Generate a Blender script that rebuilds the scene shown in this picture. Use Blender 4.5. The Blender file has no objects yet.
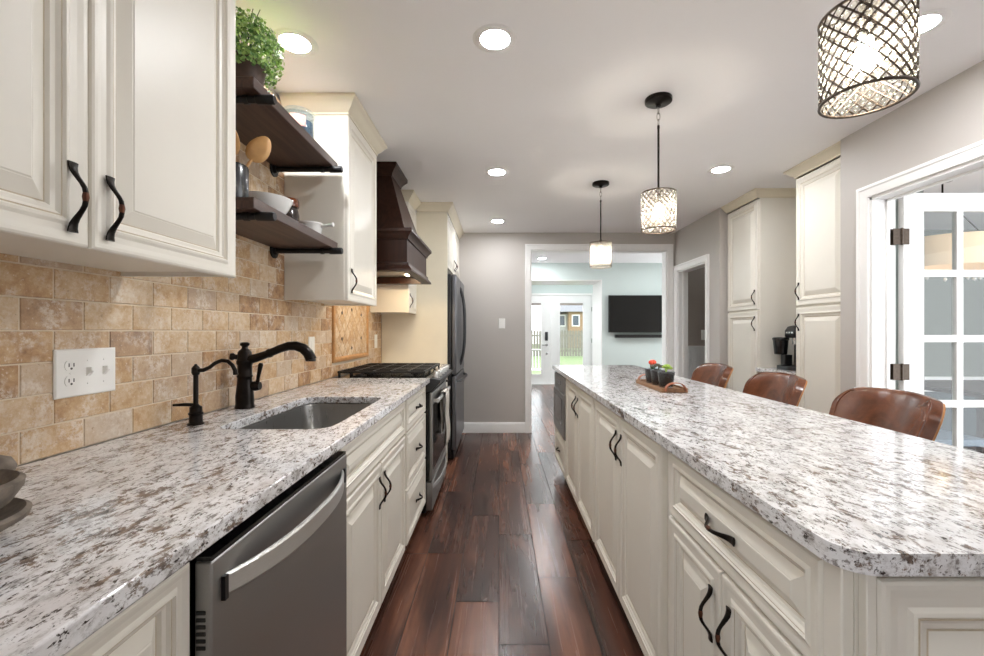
import bpy, bmesh, math, random
from mathutils import Vector, Matrix
random.seed(7)
PI = math.pi
sc = bpy.context.scene
C = sc.collection

# ------------------------------------------------------------------ camera
cam_data = bpy.data.cameras.new('camera')
cam = bpy.data.objects.new('camera', cam_data); C.objects.link(cam)
cam.location = (0, 0, 1.22); cam.rotation_euler = (PI/2, 0, 0)
cam_data.sensor_width = 36.0; cam_data.lens = 36.0*437/984
cam_data.shift_x = -7/984; cam_data.shift_y = 3/984
cam_data.clip_start = 0.02; cam_data.clip_end = 300
sc.camera = cam

# ------------------------------------------------------------------ world, exposure
CAN_STRENGTH = 150.0
BULB_STRENGTH = 135.0
w = bpy.data.worlds.new('overcast_sky'); sc.world = w; w.use_nodes = True
bgn = w.node_tree.nodes['Background']
bgn.inputs[0].default_value = (0.95, 0.975, 1.0, 1); bgn.inputs[1].default_value = 2.0
vs = sc.view_settings
vs.view_transform = 'Standard'; vs.look = 'None'; vs.gamma = 1.0; vs.exposure = 1.1; vs.use_curve_mapping = False
sc.cycles.use_denoising = True
sc.cycles.max_bounces = 16; sc.cycles.diffuse_bounces = 12; sc.cycles.glossy_bounces = 4
sc.cycles.transparent_max_bounces = 16
sc.cycles.sample_clamp_indirect = 10.0
sc.cycles.caustics_reflective = False; sc.cycles.caustics_refractive = False

# ------------------------------------------------------------------ materials
def lin(c):
    if isinstance(c, str):
        c = tuple(int(c[i:i+2], 16) for i in (0, 2, 4))
    r = []
    for v in c:
        v /= 255.0
        r.append(v/12.92 if v <= 0.04045 else ((v+0.055)/1.055)**2.4)
    return tuple(r)+(1.0,)

def new_mat(name):
    m = bpy.data.materials.new(name); m.use_nodes = True
    nt = m.node_tree
    return m, nt, nt.nodes['Principled BSDF']

def N(nt, t, **kw):
    n = nt.nodes.new('ShaderNode'+t)
    for k, v in kw.items(): setattr(n, k, v)
    return n

def ramp(nt, fac, stops, interp='LINEAR'):
    r = N(nt, 'ValToRGB'); r.color_ramp.interpolation = interp
    e = r.color_ramp.elements
    while len(e) < len(stops): e.new(0.5)
    for i, (p, c) in enumerate(stops):
        e[i].position = p; e[i].color = c
    nt.links.new(fac, r.inputs[0]); return r.outputs[0]

def coords(nt, scale=(1, 1, 1), rot=(0, 0, 0), add=None):
    tc = N(nt, 'TexCoord'); out = tc.outputs['Object']
    if add is not None:
        va = N(nt, 'VectorMath', operation='ADD'); nt.links.new(out, va.inputs[0]); nt.links.new(add, va.inputs[1]); out = va.outputs[0]
    mp = N(nt, 'Mapping'); mp.inputs['Rotation'].default_value = rot; mp.inputs['Scale'].default_value = scale
    nt.links.new(out, mp.inputs[0]); return mp.outputs[0]

def noise(nt, vec, scale, detail=4, rough=0.55, dist=0.0):
    n = N(nt, 'TexNoise'); n.inputs['Scale'].default_value = scale; n.inputs['Detail'].default_value = detail
    n.inputs['Roughness'].default_value = rough; n.inputs['Distortion'].default_value = dist
    nt.links.new(vec, n.inputs['Vector']); return n.outputs[0]

def mix(nt, fac, a, b, mode='MIX'):
    n = N(nt, 'MixRGB', blend_type=mode)
    for i, v in ((0, fac), (1, a), (2, b)):
        if hasattr(v, 'links'): nt.links.new(v, n.inputs[i])
        else: n.inputs[i].default_value = v
    return n.outputs[0]

def bump(nt, b, h, strength=0.2, dist=0.002):
    n = N(nt, 'Bump'); n.inputs['Strength'].default_value = strength; n.inputs['Distance'].default_value = dist
    nt.links.new(h, n.inputs['Height']); nt.links.new(n.outputs[0], b.inputs['Normal'])

def simple(name, col, rough=0.5, metal=0.0, var=0.06, scale=8, coat=0.0, bmp=0.0, bscale=200):
    m, nt, b = new_mat(name)
    c = lin(col); v = coords(nt)
    d = tuple(x*(1-var) for x in c[:3])+(1,); l = tuple(min(1, x*(1+var)) for x in c[:3])+(1,)
    nt.links.new(ramp(nt, noise(nt, v, scale), [(0.3, d), (0.7, l)]), b.inputs['Base Color'])
    b.inputs['Roughness'].default_value = rough; b.inputs['Metallic'].default_value = metal
    b.inputs['Coat Weight'].default_value = coat
    if bmp: bump(nt, b, noise(nt, v, bscale, 3), bmp, 0.001)
    return m

M = {}
M['cream'] = simple('cream_paint', 'E0DCD2', 0.4, var=0.02, scale=3)
M['glaze'] = simple('glaze_line', 'BDB09A', 0.45, var=0.12, scale=40)
M['cream_warm'] = simple('cream_crown_paint', 'DED6C2', 0.35, var=0.02)
M['white'] = simple('white_trim_paint', 'EEEEED', 0.35, var=0.015)
M['ceiling'] = simple('ceiling_paint', 'F3F3F4', 0.9, var=0.01, scale=2)
M['taupe'] = simple('taupe_wall_paint', 'B9B4AF', 0.55, var=0.02, scale=2)
M['taupe_dark'] = simple('dark_taupe_wall_paint', '9C9189', 0.6, var=0.02, scale=2)  # darker taupe for the hall walls and the rolled blinds
M['seafoam'] = simple('pale_blue_green_wall_paint', 'CAD6D3', 0.7, var=0.02, scale=2)
M['dining'] = simple('grey_green_wall_paint', '70766F', 0.7, var=0.02, scale=2)
M['teal'] = simple('dark_teal_wall_paint', '3B4C54', 0.6, var=0.03, scale=2)
M['bronze'] = simple('oil_rubbed_bronze', '1E1916', 0.28, 0.75, var=0.3, scale=40)
M['pendant_metal'] = simple('aged_pewter_wire', '4E443C', 0.4, 0.6, var=0.2, scale=60)
M['copper'] = simple('worn_copper', '5A382A', 0.4, 0.7, var=0.2, scale=60)
M['black_iron'] = simple('cast_iron', '17171A', 0.45, 0.3, var=0.2, scale=60, bmp=0.1)
M['black_gloss'] = simple('black_enamel', '0B0B0D', 0.15, 0.0, var=0.1)
M['black_plastic'] = simple('black_plastic', '141416', 0.35, 0.0, var=0.1)
M['dark_steel'] = simple('dark_steel', '4A4B4D', 0.32, 0.9, var=0.05)
M['chrome'] = simple('satin_nickel', 'C6C6C4', 0.22, 1.0, var=0.03)
M['plate_white'] = simple('white_switch_plastic', 'EDECE8', 0.3, var=0.01)
M['grey_slot'] = simple('slot_grey', '4A4745', 0.5)
M['ceramic'] = simple('white_glazed_ceramic', 'E4E4E2', 0.15, var=0.02, coat=0.4)
M['brown_glaze'] = simple('brown_glazed_stoneware', '6B3517', 0.15, var=0.3, scale=30, coat=0.5)
M['dark_glaze'] = simple('dark_glazed_stoneware', '2E2522', 0.2, var=0.2, scale=30, coat=0.4)
M['spoon'] = simple('pale_beech_wood', 'C79A63', 0.5, var=0.12, scale=25)
M['soil'] = simple('dark_potting_soil', '2B2420', 0.9, var=0.4, scale=120, bmp=0.5)
M['cactus_green'] = simple('cactus_green', '2F4A2E', 0.6, var=0.3, scale=60)
M['cactus_red'] = simple('coral_red_cactus', 'F0553A', 0.5, var=0.15, scale=80)
M['succulent_dark'] = simple('dark_succulent', '5B5A4C', 0.5, var=0.3, scale=50)
M['succulent_lime'] = simple('lime_succulent', 'A9C65B', 0.5, var=0.2, scale=50)
M['leather_strap'] = simple('tan_leather_strap', '97583C', 0.5, var=0.15, scale=60)
M['tan_edge'] = simple('tan_plywood_edge', 'B5793C', 0.4, var=0.15, scale=40)
M['gasket'] = simple('black_gasket', '070707', 0.5)
M['towel'] = simple('pale_grey_towel_cloth', 'C9C4BC', 0.95, var=0.08, scale=120, bmp=0.6, bscale=900)
M['towel_stripe'] = simple('grey_towel_cloth', '8C8782', 0.95, var=0.08, scale=120, bmp=0.6, bscale=900)
M['stoneware'] = simple('weathered_grey_brown_stone', '6F655B', 0.75, var=0.35, scale=45, bmp=0.5, bscale=160)
M['hinge'] = simple('worn_brass_hinge', '4A3F36', 0.4, 0.6, var=0.25, scale=90)
M['blue_fill'] = simple('blue_grey_contents', '5D7184', 0.6, var=0.35, scale=50)
M['red_label'] = simple('faded_red_label', 'C98A80', 0.6, var=0.3, scale=90)
M['lawn'] = simple('lawn_grass', '74855A', 0.9, var=0.2, scale=6)
M['fence'] = simple('weathered_cedar', '7B766D', 0.85, var=0.15, scale=5)
M['house'] = simple('pale_house_siding', 'A3A3A1', 0.8, var=0.04, scale=3)
M['house_tan'] = simple('tan_house_siding', '94795D', 0.8, var=0.06, scale=3)
M['roof'] = simple('grey_roof_shingles', '77777B', 0.9, var=0.1, scale=6)
M['house_glass'] = simple('dark_window_glass', '3A4550', 0.15, var=0.1)
M['paving'] = simple('grey_patio_paving', '8E8C88', 0.85, var=0.08, scale=4)
M['pot_dark'] = simple('dark_brown_pot', '4A352A', 0.5, var=0.25, scale=30)
M['crock_dark'] = simple('charcoal_canister', '25272A', 0.25, var=0.1, coat=0.3)
M['screen'] = simple('black_screen', '070B0D', 0.06, var=0.05)
M['filler'] = simple('smoked_reservoir', '101113', 0.12, var=0.1)

def brushed(name, col, rough=0.28, axis=0):
    m, nt, b = new_mat(name)
    s = [3, 3, 3]; s[axis] = 3
    for k in range(3):
        if k != axis: s[k] = 260
    v = coords(nt, tuple(s))
    n = noise(nt, v, 1.0, 3)
    c = lin(col)
    nt.links.new(ramp(nt, n, [(0.3, tuple(x*0.96 for x in c[:3])+(1,)), (0.7, tuple(min(1, x*1.03) for x in c[:3])+(1,))]), b.inputs['Base Color'])
    nt.links.new(ramp(nt, n, [(0.2, (rough-0.05,)*3+(1,)), (0.8, (rough+0.07,)*3+(1,))]), b.inputs['Roughness'])
    b.inputs['Metallic'].default_value = 0.88
    return m
M['steel'] = brushed('brushed_stainless', '9D9C9A', 0.4, 1)
M['steel_light'] = brushed('light_brushed_stainless', 'CFCFCE', 0.36, 1)
M['steel_sink'] = brushed('sink_stainless', '8C8B89', 0.3, 2)
M['steel_fridge'] = brushed('fridge_stainless', '74757A', 0.33, 1)

def granite():
    m, nt, b = new_mat('white_speckled_granite')
    v = coords(nt, (1.0, 0.55, 1.0), (0, 0, 0.9))
    v2 = coords(nt, (1.2, 0.55, 1.1), (0, 0, 0.75))
    big = noise(nt, v, 7, 5, 0.6, 0.4)
    base = ramp(nt, noise(nt, v, 38, 10, 0.78, 0.2), [(0.33, lin('989392')), (0.42, lin('C6C5C5')), (0.50, lin('E2E2E4')), (0.66, lin('EAEAEC'))])
    grey = ramp(nt, noise(nt, v2, 75, 7, 0.7, 0.2), [(0.545, (0, 0, 0, 1)), (0.61, (0.9, 0.9, 0.9, 1))])
    c1 = mix(nt, grey, base, lin('7F7977'))
    add = N(nt, 'Math', operation='ADD'); nt.links.new(noise(nt, v, 36, 10, 0.8, 0.3), add.inputs[0])
    mu = N(nt, 'Math', operation='MULTIPLY'); nt.links.new(big, mu.inputs[0]); mu.inputs[1].default_value = 0.35
    nt.links.new(mu.outputs[0], add.inputs[1])
    brown = ramp(nt, add.outputs[0], [(0.72, (0, 0, 0, 1)), (0.762, (0.92, 0.92, 0.92, 1))])
    c2 = mix(nt, brown, c1, ramp(nt, noise(nt, v, 90, 4), [(0.35, lin('3A2C27')), (0.65, lin('85705F'))]))
    tan = ramp(nt, noise(nt, v, 11, 4, 0.6), [(0.5, (0, 0, 0, 1)), (0.66, (0.28, 0.28, 0.28, 1))])
    c2 = mix(nt, tan, c2, lin('B9A496'), 'MULTIPLY')
    dark = ramp(nt, noise(nt, v2, 120, 6, 0.65, 0.3), [(0.59, (0, 0, 0, 1)), (0.63, (1, 1, 1, 1))])
    c3 = mix(nt, dark, c2, lin('3C3634'))
    nt.links.new(c3, b.inputs['Base Color'])
    b.inputs['Roughness'].default_value = 0.09
    b.inputs['Specular IOR Level'].default_value = 0.5
    return m
M['granite'] = granite()

def attr(nt):
    a = N(nt, 'Attribute', attribute_name='pid'); s = N(nt, 'SeparateColor'); nt.links.new(a.outputs['Color'], s.inputs[0])
    off = N(nt, 'VectorMath', operation='SCALE'); nt.links.new(a.outputs['Color'], off.inputs[0]); off.inputs['Scale'].default_value = 37.0
    return s, off.outputs[0]

def floor_mat():
    m, nt, b = new_mat('dark_walnut_planks')
    s, off = attr(nt)
    v = coords(nt, (7, 1.0, 1), add=off)
    v2 = coords(nt, (45, 1.0, 1), add=off)
    n1 = noise(nt, v, 1.0, 4, 0.55, 0.5); n2 = noise(nt, v2, 1.0, 3, 0.55, 0.1)
    a = N(nt, 'Math', operation='MULTIPLY_ADD'); nt.links.new(n2, a.inputs[0]); a.inputs[1].default_value = 0.22; nt.links.new(n1, a.inputs[2])
    a2 = N(nt, 'Math', operation='MULTIPLY_ADD'); nt.links.new(s.outputs[0], a2.inputs[0]); a2.inputs[1].default_value = 0.32; nt.links.new(a.outputs[0], a2.inputs[2])
    col = ramp(nt, a2.outputs[0], [(0.50, lin('261A18')), (0.70, lin('442D26')), (0.86, lin('613F32')), (0.98, lin('7F5441'))])
    nt.links.new(col, b.inputs['Base Color'])
    nt.links.new(ramp(nt, n2, [(0.2, (0.24,)*3+(1,)), (0.8, (0.29,)*3+(1,))]), b.inputs['Roughness'])
    b.inputs['Specular IOR Level'].default_value = 0.5
    bump(nt, b, n2, 0.03, 0.001)
    return m
M['floor'] = floor_mat()
M['grout_dark'] = simple('dark_floor_joint', '241A16', 0.7)

def tile_mat():
    m, nt, b = new_mat('tumbled_travertine')
    s, off = attr(nt)
    v = coords(nt, (1, 1, 1), add=off)
    n1 = noise(nt, v, 22, 10, 0.78, 0.15); n2 = noise(nt, v, 120, 4, 0.6)
    a = N(nt, 'Math', operation='MULTIPLY_ADD'); nt.links.new(s.outputs[0], a.inputs[0]); a.inputs[1].default_value = 0.30; nt.links.new(n1, a.inputs[2])
    col = ramp(nt, a.outputs[0], [(0.40, lin('84634A')), (0.53, lin('A9845F')), (0.66, lin('BE9D76')), (0.80, lin('CDB596')), (0.95, lin('DCCFBC'))])
    grey = ramp(nt, s.outputs[1], [(0.6, (0, 0, 0, 1)), (1.0, (0.5, 0.5, 0.5, 1))])
    col = mix(nt, grey, col, lin('B8A99B'))
    pits = ramp(nt, n2, [(0.62, (0, 0, 0, 1)), (0.70, (0.55, 0.55, 0.55, 1))])
    col = mix(nt, pits, col, lin('E3D8C8'))
    crust = N(nt, 'Math', operation='MULTIPLY'); nt.links.new(ramp(nt, noise(nt, v, 13, 3, 0.5), [(0.48, (0, 0, 0, 1)), (0.62, (1, 1, 1, 1))]), crust.inputs[0]); nt.links.new(ramp(nt, noise(nt, v, 70, 8, 0.75), [(0.44, (0, 0, 0, 1)), (0.58, (0.75, 0.75, 0.75, 1))]), crust.inputs[1])
    col = mix(nt, crust.outputs[0], col, lin('DDD4C8'))
    holes = ramp(nt, noise(nt, v, 75, 5, 0.7), [(0.30, (0.6, 0.6, 0.6, 1)), (0.38, (0, 0, 0, 1))])
    col = mix(nt, holes, col, lin('7F6048'))
    nt.links.new(col, b.inputs['Base Color']); b.inputs['Roughness'].default_value = 0.55
    bump(nt, b, n2, 0.35, 0.0015)
    return m
M['tile'] = tile_mat()
M['grout'] = simple('cream_grout', 'D6C8B2', 0.9, var=0.05, scale=40)
M['liner'] = simple('honey_stone_liner', 'B98A58', 0.5, var=0.18, scale=30, bmp=0.2)

def wood(name, dark, light, axis=1, rough=0.4, scale=1.0):
    m, nt, b = new_mat(name)
    s = [38*scale]*3; s[axis] = 2.2*scale
    v = coords(nt, tuple(s))
    n = noise(nt, v, 1.0, 5, 0.6, 0.8)
    nt.links.new(ramp(nt, n, [(0.3, lin(dark)), (0.7, lin(light))]), b.inputs['Base Color'])
    b.inputs['Roughness'].default_value = rough
    bump(nt, b, n, 0.15, 0.001)
    return m
M['shelf'] = wood('dark_stained_shelf_wood', '33231E', '5A4238', 1, 0.45)
M['hood'] = wood('espresso_hood_wood', '24130D', '3A2117', 2, 0.42)
M['hood'].node_tree.nodes['Principled BSDF'].inputs['Specular IOR Level'].default_value = 0.22
M['tray'] = wood('rustic_tray_wood', '6E4C33', 'A27C5A', 1, 0.6)
M['crate'] = wood('brown_crate_wood', '6B4A34', '9A7152', 1, 0.6)

def leather():
    m, nt, b = new_mat('brown_leather')
    v = coords(nt)
    n = noise(nt, v, 9, 5, 0.65, 0.5)
    nt.links.new(ramp(nt, n, [(0.3, lin('4A2918')), (0.55, lin('673A22')), (0.75, lin('814E30'))]), b.inputs['Base Color'])
    b.inputs['Roughness'].default_value = 0.24
    vor = N(nt, 'TexVoronoi'); vor.inputs['Scale'].default_value = 260; nt.links.new(v, vor.inputs['Vector'])
    bump(nt, b, vor.outputs[0], 0.08, 0.001)
    return m
M['leather'] = leather()

def leafm(name, a, bb):
    m, nt, b = new_mat(name)
    s, off = attr(nt)
    nt.links.new(ramp(nt, s.outputs[0], [(0.0, lin(a)), (1.0, lin(bb))]), b.inputs['Base Color'])
    b.inputs['Roughness'].default_value = 0.4
    return m
M['leaf'] = leafm('boxwood_leaf', '3A6A28', 'ABCB74')

def emit(name, col, strength):
    m, nt, b = new_mat(name)
    b.inputs['Base Color'].default_value = col
    b.inputs['Emission Color'].default_value = col
    b.inputs['Emission Strength'].default_value = strength
    return m
M['can_lens'] = emit('lit_downlight_lens', (0.975, 0.985, 1.0, 1), CAN_STRENGTH)
M['bulb'] = emit('lit_bulb', (1.0, 0.9, 0.74, 1), BULB_STRENGTH)
M['hood_lamp'] = emit('lit_hood_lamp', (1.0, 0.78, 0.5, 1), 120.0)
M['drum_lit'] = emit('lit_gold_drum_shade', (0.86, 0.62, 0.38, 1), 0.05)
M['soft_bulb'] = emit('soft_lit_bulb', (1.0, 0.8, 0.55, 1), 8.0)
M['display'] = emit('small_lit_display', (0.75, 0.85, 0.9, 1), 0.6)

def pane(name, tint=(0.96, 0.98, 0.98, 1), rough=0.0):
    m, nt, b = new_mat(name)
    nt.nodes.remove(b)
    t = N(nt, 'BsdfTransparent'); t.inputs[0].default_value = tint
    g = N(nt, 'BsdfGlossy'); g.inputs['Roughness'].default_value = rough
    f = N(nt, 'Fresnel'); gm = N(nt, 'NewGeometry'); io = N(nt, 'MapRange'); nt.links.new(gm.outputs['Backfacing'], io.inputs[0]); io.inputs[3].default_value = 1.45; io.inputs[4].default_value = 1/1.45; nt.links.new(io.outputs[0], f.inputs[0])
    mx = N(nt, 'MixShader'); nt.links.new(f.outputs[0], mx.inputs[0]); nt.links.new(t.outputs[0], mx.inputs[1]); nt.links.new(g.outputs[0], mx.inputs[2])
    nt.links.new(mx.outputs[0], nt.nodes['Material Output'].inputs[0])
    return m
M['pane'] = pane('clear_pane')
M['jar_glass'] = pane('jar_glass', (0.86, 0.9, 0.92, 1))

def crystal():
    m, nt, b = new_mat('crystal_bead_glass')
    nt.nodes.remove(b)
    t = N(nt, 'BsdfTranslucent'); t.inputs[0].default_value = (0.95, 0.93, 0.88, 1)
    tr = N(nt, 'BsdfTransparent'); tr.inputs[0].default_value = (0.95, 0.95, 0.93, 1)
    g = N(nt, 'BsdfGlossy'); g.inputs['Roughness'].default_value = 0.05
    lw = N(nt, 'LayerWeight'); lw.inputs[0].default_value = 0.35
    m1 = N(nt, 'MixShader'); m1.inputs[0].default_value = 0.95; nt.links.new(t.outputs[0], m1.inputs[1]); nt.links.new(tr.outputs[0], m1.inputs[2])
    m2 = N(nt, 'MixShader'); nt.links.new(lw.outputs['Facing'], m2.inputs[0]); nt.links.new(m1.outputs[0], m2.inputs[1]); nt.links.new(g.outputs[0], m2.inputs[2])
    nt.links.new(m2.outputs[0], nt.nodes['Material Output'].inputs[0])
    return m
M['crystal'] = crystal()

# ------------------------------------------------------------------ mesh helpers
class MB:
    """collects shapes; build() links them as one mesh object"""
    def __init__(s): s.v = []; s.f = []; s.mi = []; s.col = []; s.M = Matrix.Identity(4); s.m = 0; s.c = (0, 0, 0, 1)
    def add(s, vs, fs):
        b = len(s.v); s.v += [s.M @ Vector(p) for p in vs]
        for f in fs: s.f.append([i+b for i in f]); s.mi.append(s.m); s.col.append(s.c)
        return s
    def box(s, x0, x1, y0, y1, z0, z1):
        return s.add([(x, y, z) for x in (x0, x1) for y in (y0, y1) for z in (z0, z1)],
                     [(0, 1, 3, 2), (4, 6, 7, 5), (0, 4, 5, 1), (2, 3, 7, 6), (0, 2, 6, 4), (1, 5, 7, 3)])
    def hexa(s, a, b):   # two quads of points, joined
        return s.add(list(a)+list(b), [(0, 1, 2, 3), (7, 6, 5, 4), (0, 4, 5, 1), (1, 5, 6, 2), (2, 6, 7, 3), (3, 7, 4, 0)])
    def prism(s, poly, ax, a0, a1):
        def P(p, a):
            q = list(p); q.insert(ax, a); return tuple(q)
        n = len(poly)
        return s.add([P(p, a0) for p in poly]+[P(p, a1) for p in poly],
                     [tuple(range(n)), tuple(range(2*n-1, n-1, -1))]+[(i, (i+1) % n, n+(i+1) % n, n+i) for i in range(n)])
    def loft(s, rings, closed=False, caps=True):
        n = len(rings[0]); vs = [p for r in rings for p in r]; fs = []
        k = len(rings)
        for i in range(k if closed else k-1):
            a = i*n; b = ((i+1) % k)*n
            for j in range(n): fs.append((a+j, a+(j+1) % n, b+(j+1) % n, b+j))
        if caps and not closed: fs += [tuple(range(n-1, -1, -1)), tuple(range((k-1)*n, k*n))]
        return s.add(vs, fs)
    def tube(s, pts, r, n=10, closed=False):
        pts = [Vector(p) for p in pts]; k = len(pts); rr = r if isinstance(r, (list, tuple)) else [r]*k
        rings = []; up = None
        for i in range(k):
            if closed: d = pts[(i+1) % k]-pts[i-1]
            else: d = pts[min(i+1, k-1)]-pts[max(i-1, 0)]
            d.normalize()
            if up is None:
                up = Vector((0, 0, 1)) if abs(d.z) < 0.9 else Vector((1, 0, 0))
            a = up - d*up.dot(d)
            if a.length < 1e-5: a = d.orthogonal()
            a.normalize(); up = a; b = d.cross(a)
            rings.append([pts[i]+(a*math.cos(2*PI*j/n)+b*math.sin(2*PI*j/n))*rr[i] for j in range(n)])
        return s.loft(rings, closed)
    def lathe(s, prof, c=(0, 0, 0), n=24, axis='Z', caps=True):
        rings = []
        for r, z in prof:
            ring = []
            for j in range(n):
                a = 2*PI*j/n; x, y = max(r, 1e-4)*math.cos(a), max(r, 1e-4)*math.sin(a)
                p = (x, y, z) if axis == 'Z' else ((z, x, y) if axis == 'X' else (y, z, x))
                ring.append(Vector(c)+Vector(p))
            rings.append(ring)
        return s.loft(rings, False, caps)
    def ball(s, c, r, n=10, k=6, sz=1.0):
        return s.lathe([(r*math.sin(PI*i/k), -r*sz*math.cos(PI*i/k)) for i in range(k+1)], c, n)
    def sweep(s, path, nrm, prof, closed=False):
        """profile (a, b): a to the left of the path seen against nrm, b along nrm; mitred corners"""
        P = [Vector(p) for p in path]; nrm = Vector(nrm).normalized(); k = len(P); rings = []
        for i in range(k):
            ds = []
            if closed or i > 0: ds.append((P[i]-P[i-1]).normalized())
            if closed or i < k-1: ds.append((P[(i+1) % k]-P[i]).normalized())
            ps = [nrm.cross(d) for d in ds]
            m = ps[0] if len(ps) == 1 else (ps[0]+ps[1])/(1+ps[0].dot(ps[1]))
            rings.append([P[i]+m*a+nrm*b for a, b in prof])
        return s.loft(rings, closed)
    def panel(s, wd, ht, rings, glaze=(), base=0, gl=1):
        """nested rectangles in the local u, v plane; n = z"""
        vs = []; fs = []
        for ins, n in rings:
            vs += [(ins, ins, n), (wd-ins, ins, n), (wd-ins, ht-ins, n), (ins, ht-ins, n)]
        k = len(rings); s.m = base
        for i in range(k-1):
            s.m = gl if i in glaze else base
            s.add(vs[4*i:4*i+8], [(j, (j+1) % 4, 4+(j+1) % 4, 4+j) for j in range(4)])
        s.m = base
        s.add(vs[-4:], [(0, 1, 2, 3)]); s.add(vs[:4], [(3, 2, 1, 0)])
        return s
    def build(s, name, mats, parent=None, smooth=35, bev=0.0, seg=2, kind=None, weld=False):
        me = bpy.data.meshes.new(name)
        org = Vector((0, 0, 0)); p = parent
        while p is not None: org = org+p.location; p = p.parent
        me.from_pydata([tuple(v-org) for v in s.v], [], s.f)
        if not isinstance(mats, (list, tuple)): mats = [mats]
        for m in mats: me.materials.append(M[m] if isinstance(m, str) else m)
        me.polygons.foreach_set('material_index', s.mi)
        if any(c != (0, 0, 0, 1) for c in s.col):
            ca = me.color_attributes.new('pid', 'FLOAT_COLOR', 'CORNER')
            for pl in me.polygons:
                for li in pl.loop_indices: ca.data[li].color = s.col[pl.index]
        bm = bmesh.new(); bm.from_mesh(me)
        if weld: bmesh.ops.remove_doubles(bm, verts=bm.verts, dist=1e-5)
        bmesh.ops.recalc_face_normals(bm, faces=bm.faces)
        bm.to_mesh(me); bm.free()
        if smooth:
            me.polygons.foreach_set('use_smooth', [True]*len(me.polygons))
            me.set_sharp_from_angle(angle=math.radians(smooth))
        o = bpy.data.objects.new(name, me); C.objects.link(o)
        if parent is not None: o.parent = parent
        if bev:
            b = o.modifiers.new('bevel', 'BEVEL'); b.width = bev; b.segments = seg; b.limit_method = 'ANGLE'; b.angle_limit = math.radians(40)
            b.harden_normals = False
        if kind: o['kind'] = kind
        return o

def frame(o, u, v, n):
    m = Matrix.Identity(4)
    for i, a in enumerate((u, v, n)):
        for j in range(3): m[j][i] = a[j]
    for j in range(3): m[j][3] = o[j]
    return m

def tag(o, label, cat, group=None):
    o['label'] = label; o['category'] = cat
    if group: o['group'] = group
    return o
def thing(name, label, cat, loc=(0, 0, 0), group=None):
    o = bpy.data.objects.new(name, None); C.objects.link(o); o.location = loc; o.empty_display_size = 0.1
    return tag(o, label, cat, group)
def structure(name, mb, mats, **kw):
    kw.setdefault('smooth', 0)
    return mb.build(name, mats, kind='structure', **kw)
def dup(root, loc, label, group=None):
    r = root.copy(); C.objects.link(r); r.location = loc; r['label'] = label
    if group: r['group'] = group
    for ch in list(root.children):
        c = ch.copy(); C.objects.link(c); c.parent = r
        for g in list(ch.children):
            d = g.copy(); C.objects.link(d); d.parent = c
    return r
# ------------------------------------------------------------------ the setting
XW = -1.09           # face of the left tiled wall
XR = 2.11            # face of the right wall
YB = 5.25            # face of the back wall
ZC = 2.40
WT = 0.13

# floor: wood-look planks, 0.195 x 0.92 m
mb = MB(); mb.m = 1
mb.box(-1.24, 2.3, -2.4, 10.05, -0.05, -0.002).box(2.3, 6.6, 0.5, 5.66, -0.05, -0.002).box(2.3, 3.45, 5.66, 10.05, -0.05, -0.002).box(-1.95, -1.24, 5.3, 10.05, -0.05, -0.002)
mb.m = 0
known = {-2: 0.56, -1: 0.13, 0: 0.78, 1: 0.325}
rnd = random.Random(3)
for i in range(-9, 33):
    o = known.get(i, rnd.random()*0.92); x0 = i*0.195
    for k in range(-4, 12):
        y0 = o+0.92*k
        y1 = min(y0+0.92, 10.05); y0 = max(y0, -2.4)
        if y1-y0 < 0.02: continue
        mb.c = (rnd.random(), rnd.random(), rnd.random(), 1)
        xc, yc = x0+0.1, (y0+y1)/2
        if (xc > 2.3 and yc < 0.5) or (xc > 3.45 and yc > 5.6) or (xc < -1.24 and yc < 5.3): continue
        g = 0.002
        mb.add([(x0+g, y0+g, 0), (x0+0.195-g, y0+g, 0), (x0+0.195-g, y1-g, 0), (x0+g, y1-g, 0)], [(0, 1, 2, 3)])
structure('floor', mb, ['floor', 'grout_dark'])

structure('ceiling', MB().box(-2.0, 6.6, -2.4, YB+WT, ZC, ZC+0.1).box(-2.0, 3.45, YB+WT, 10.2, ZC, ZC+0.1), 'ceiling')
structure('wall_left', MB().box(XW-0.14, XW-0.012, -0.75, YB, 0, ZC).box(XW-0.14, XW-0.012, -2.4, -0.75, 2.3, ZC).box(XW-0.14, XW-0.012, -2.4, -2.2, 0, 2.3), 'taupe')  # unseen gap behind the camera, added to let fill light in

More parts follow.
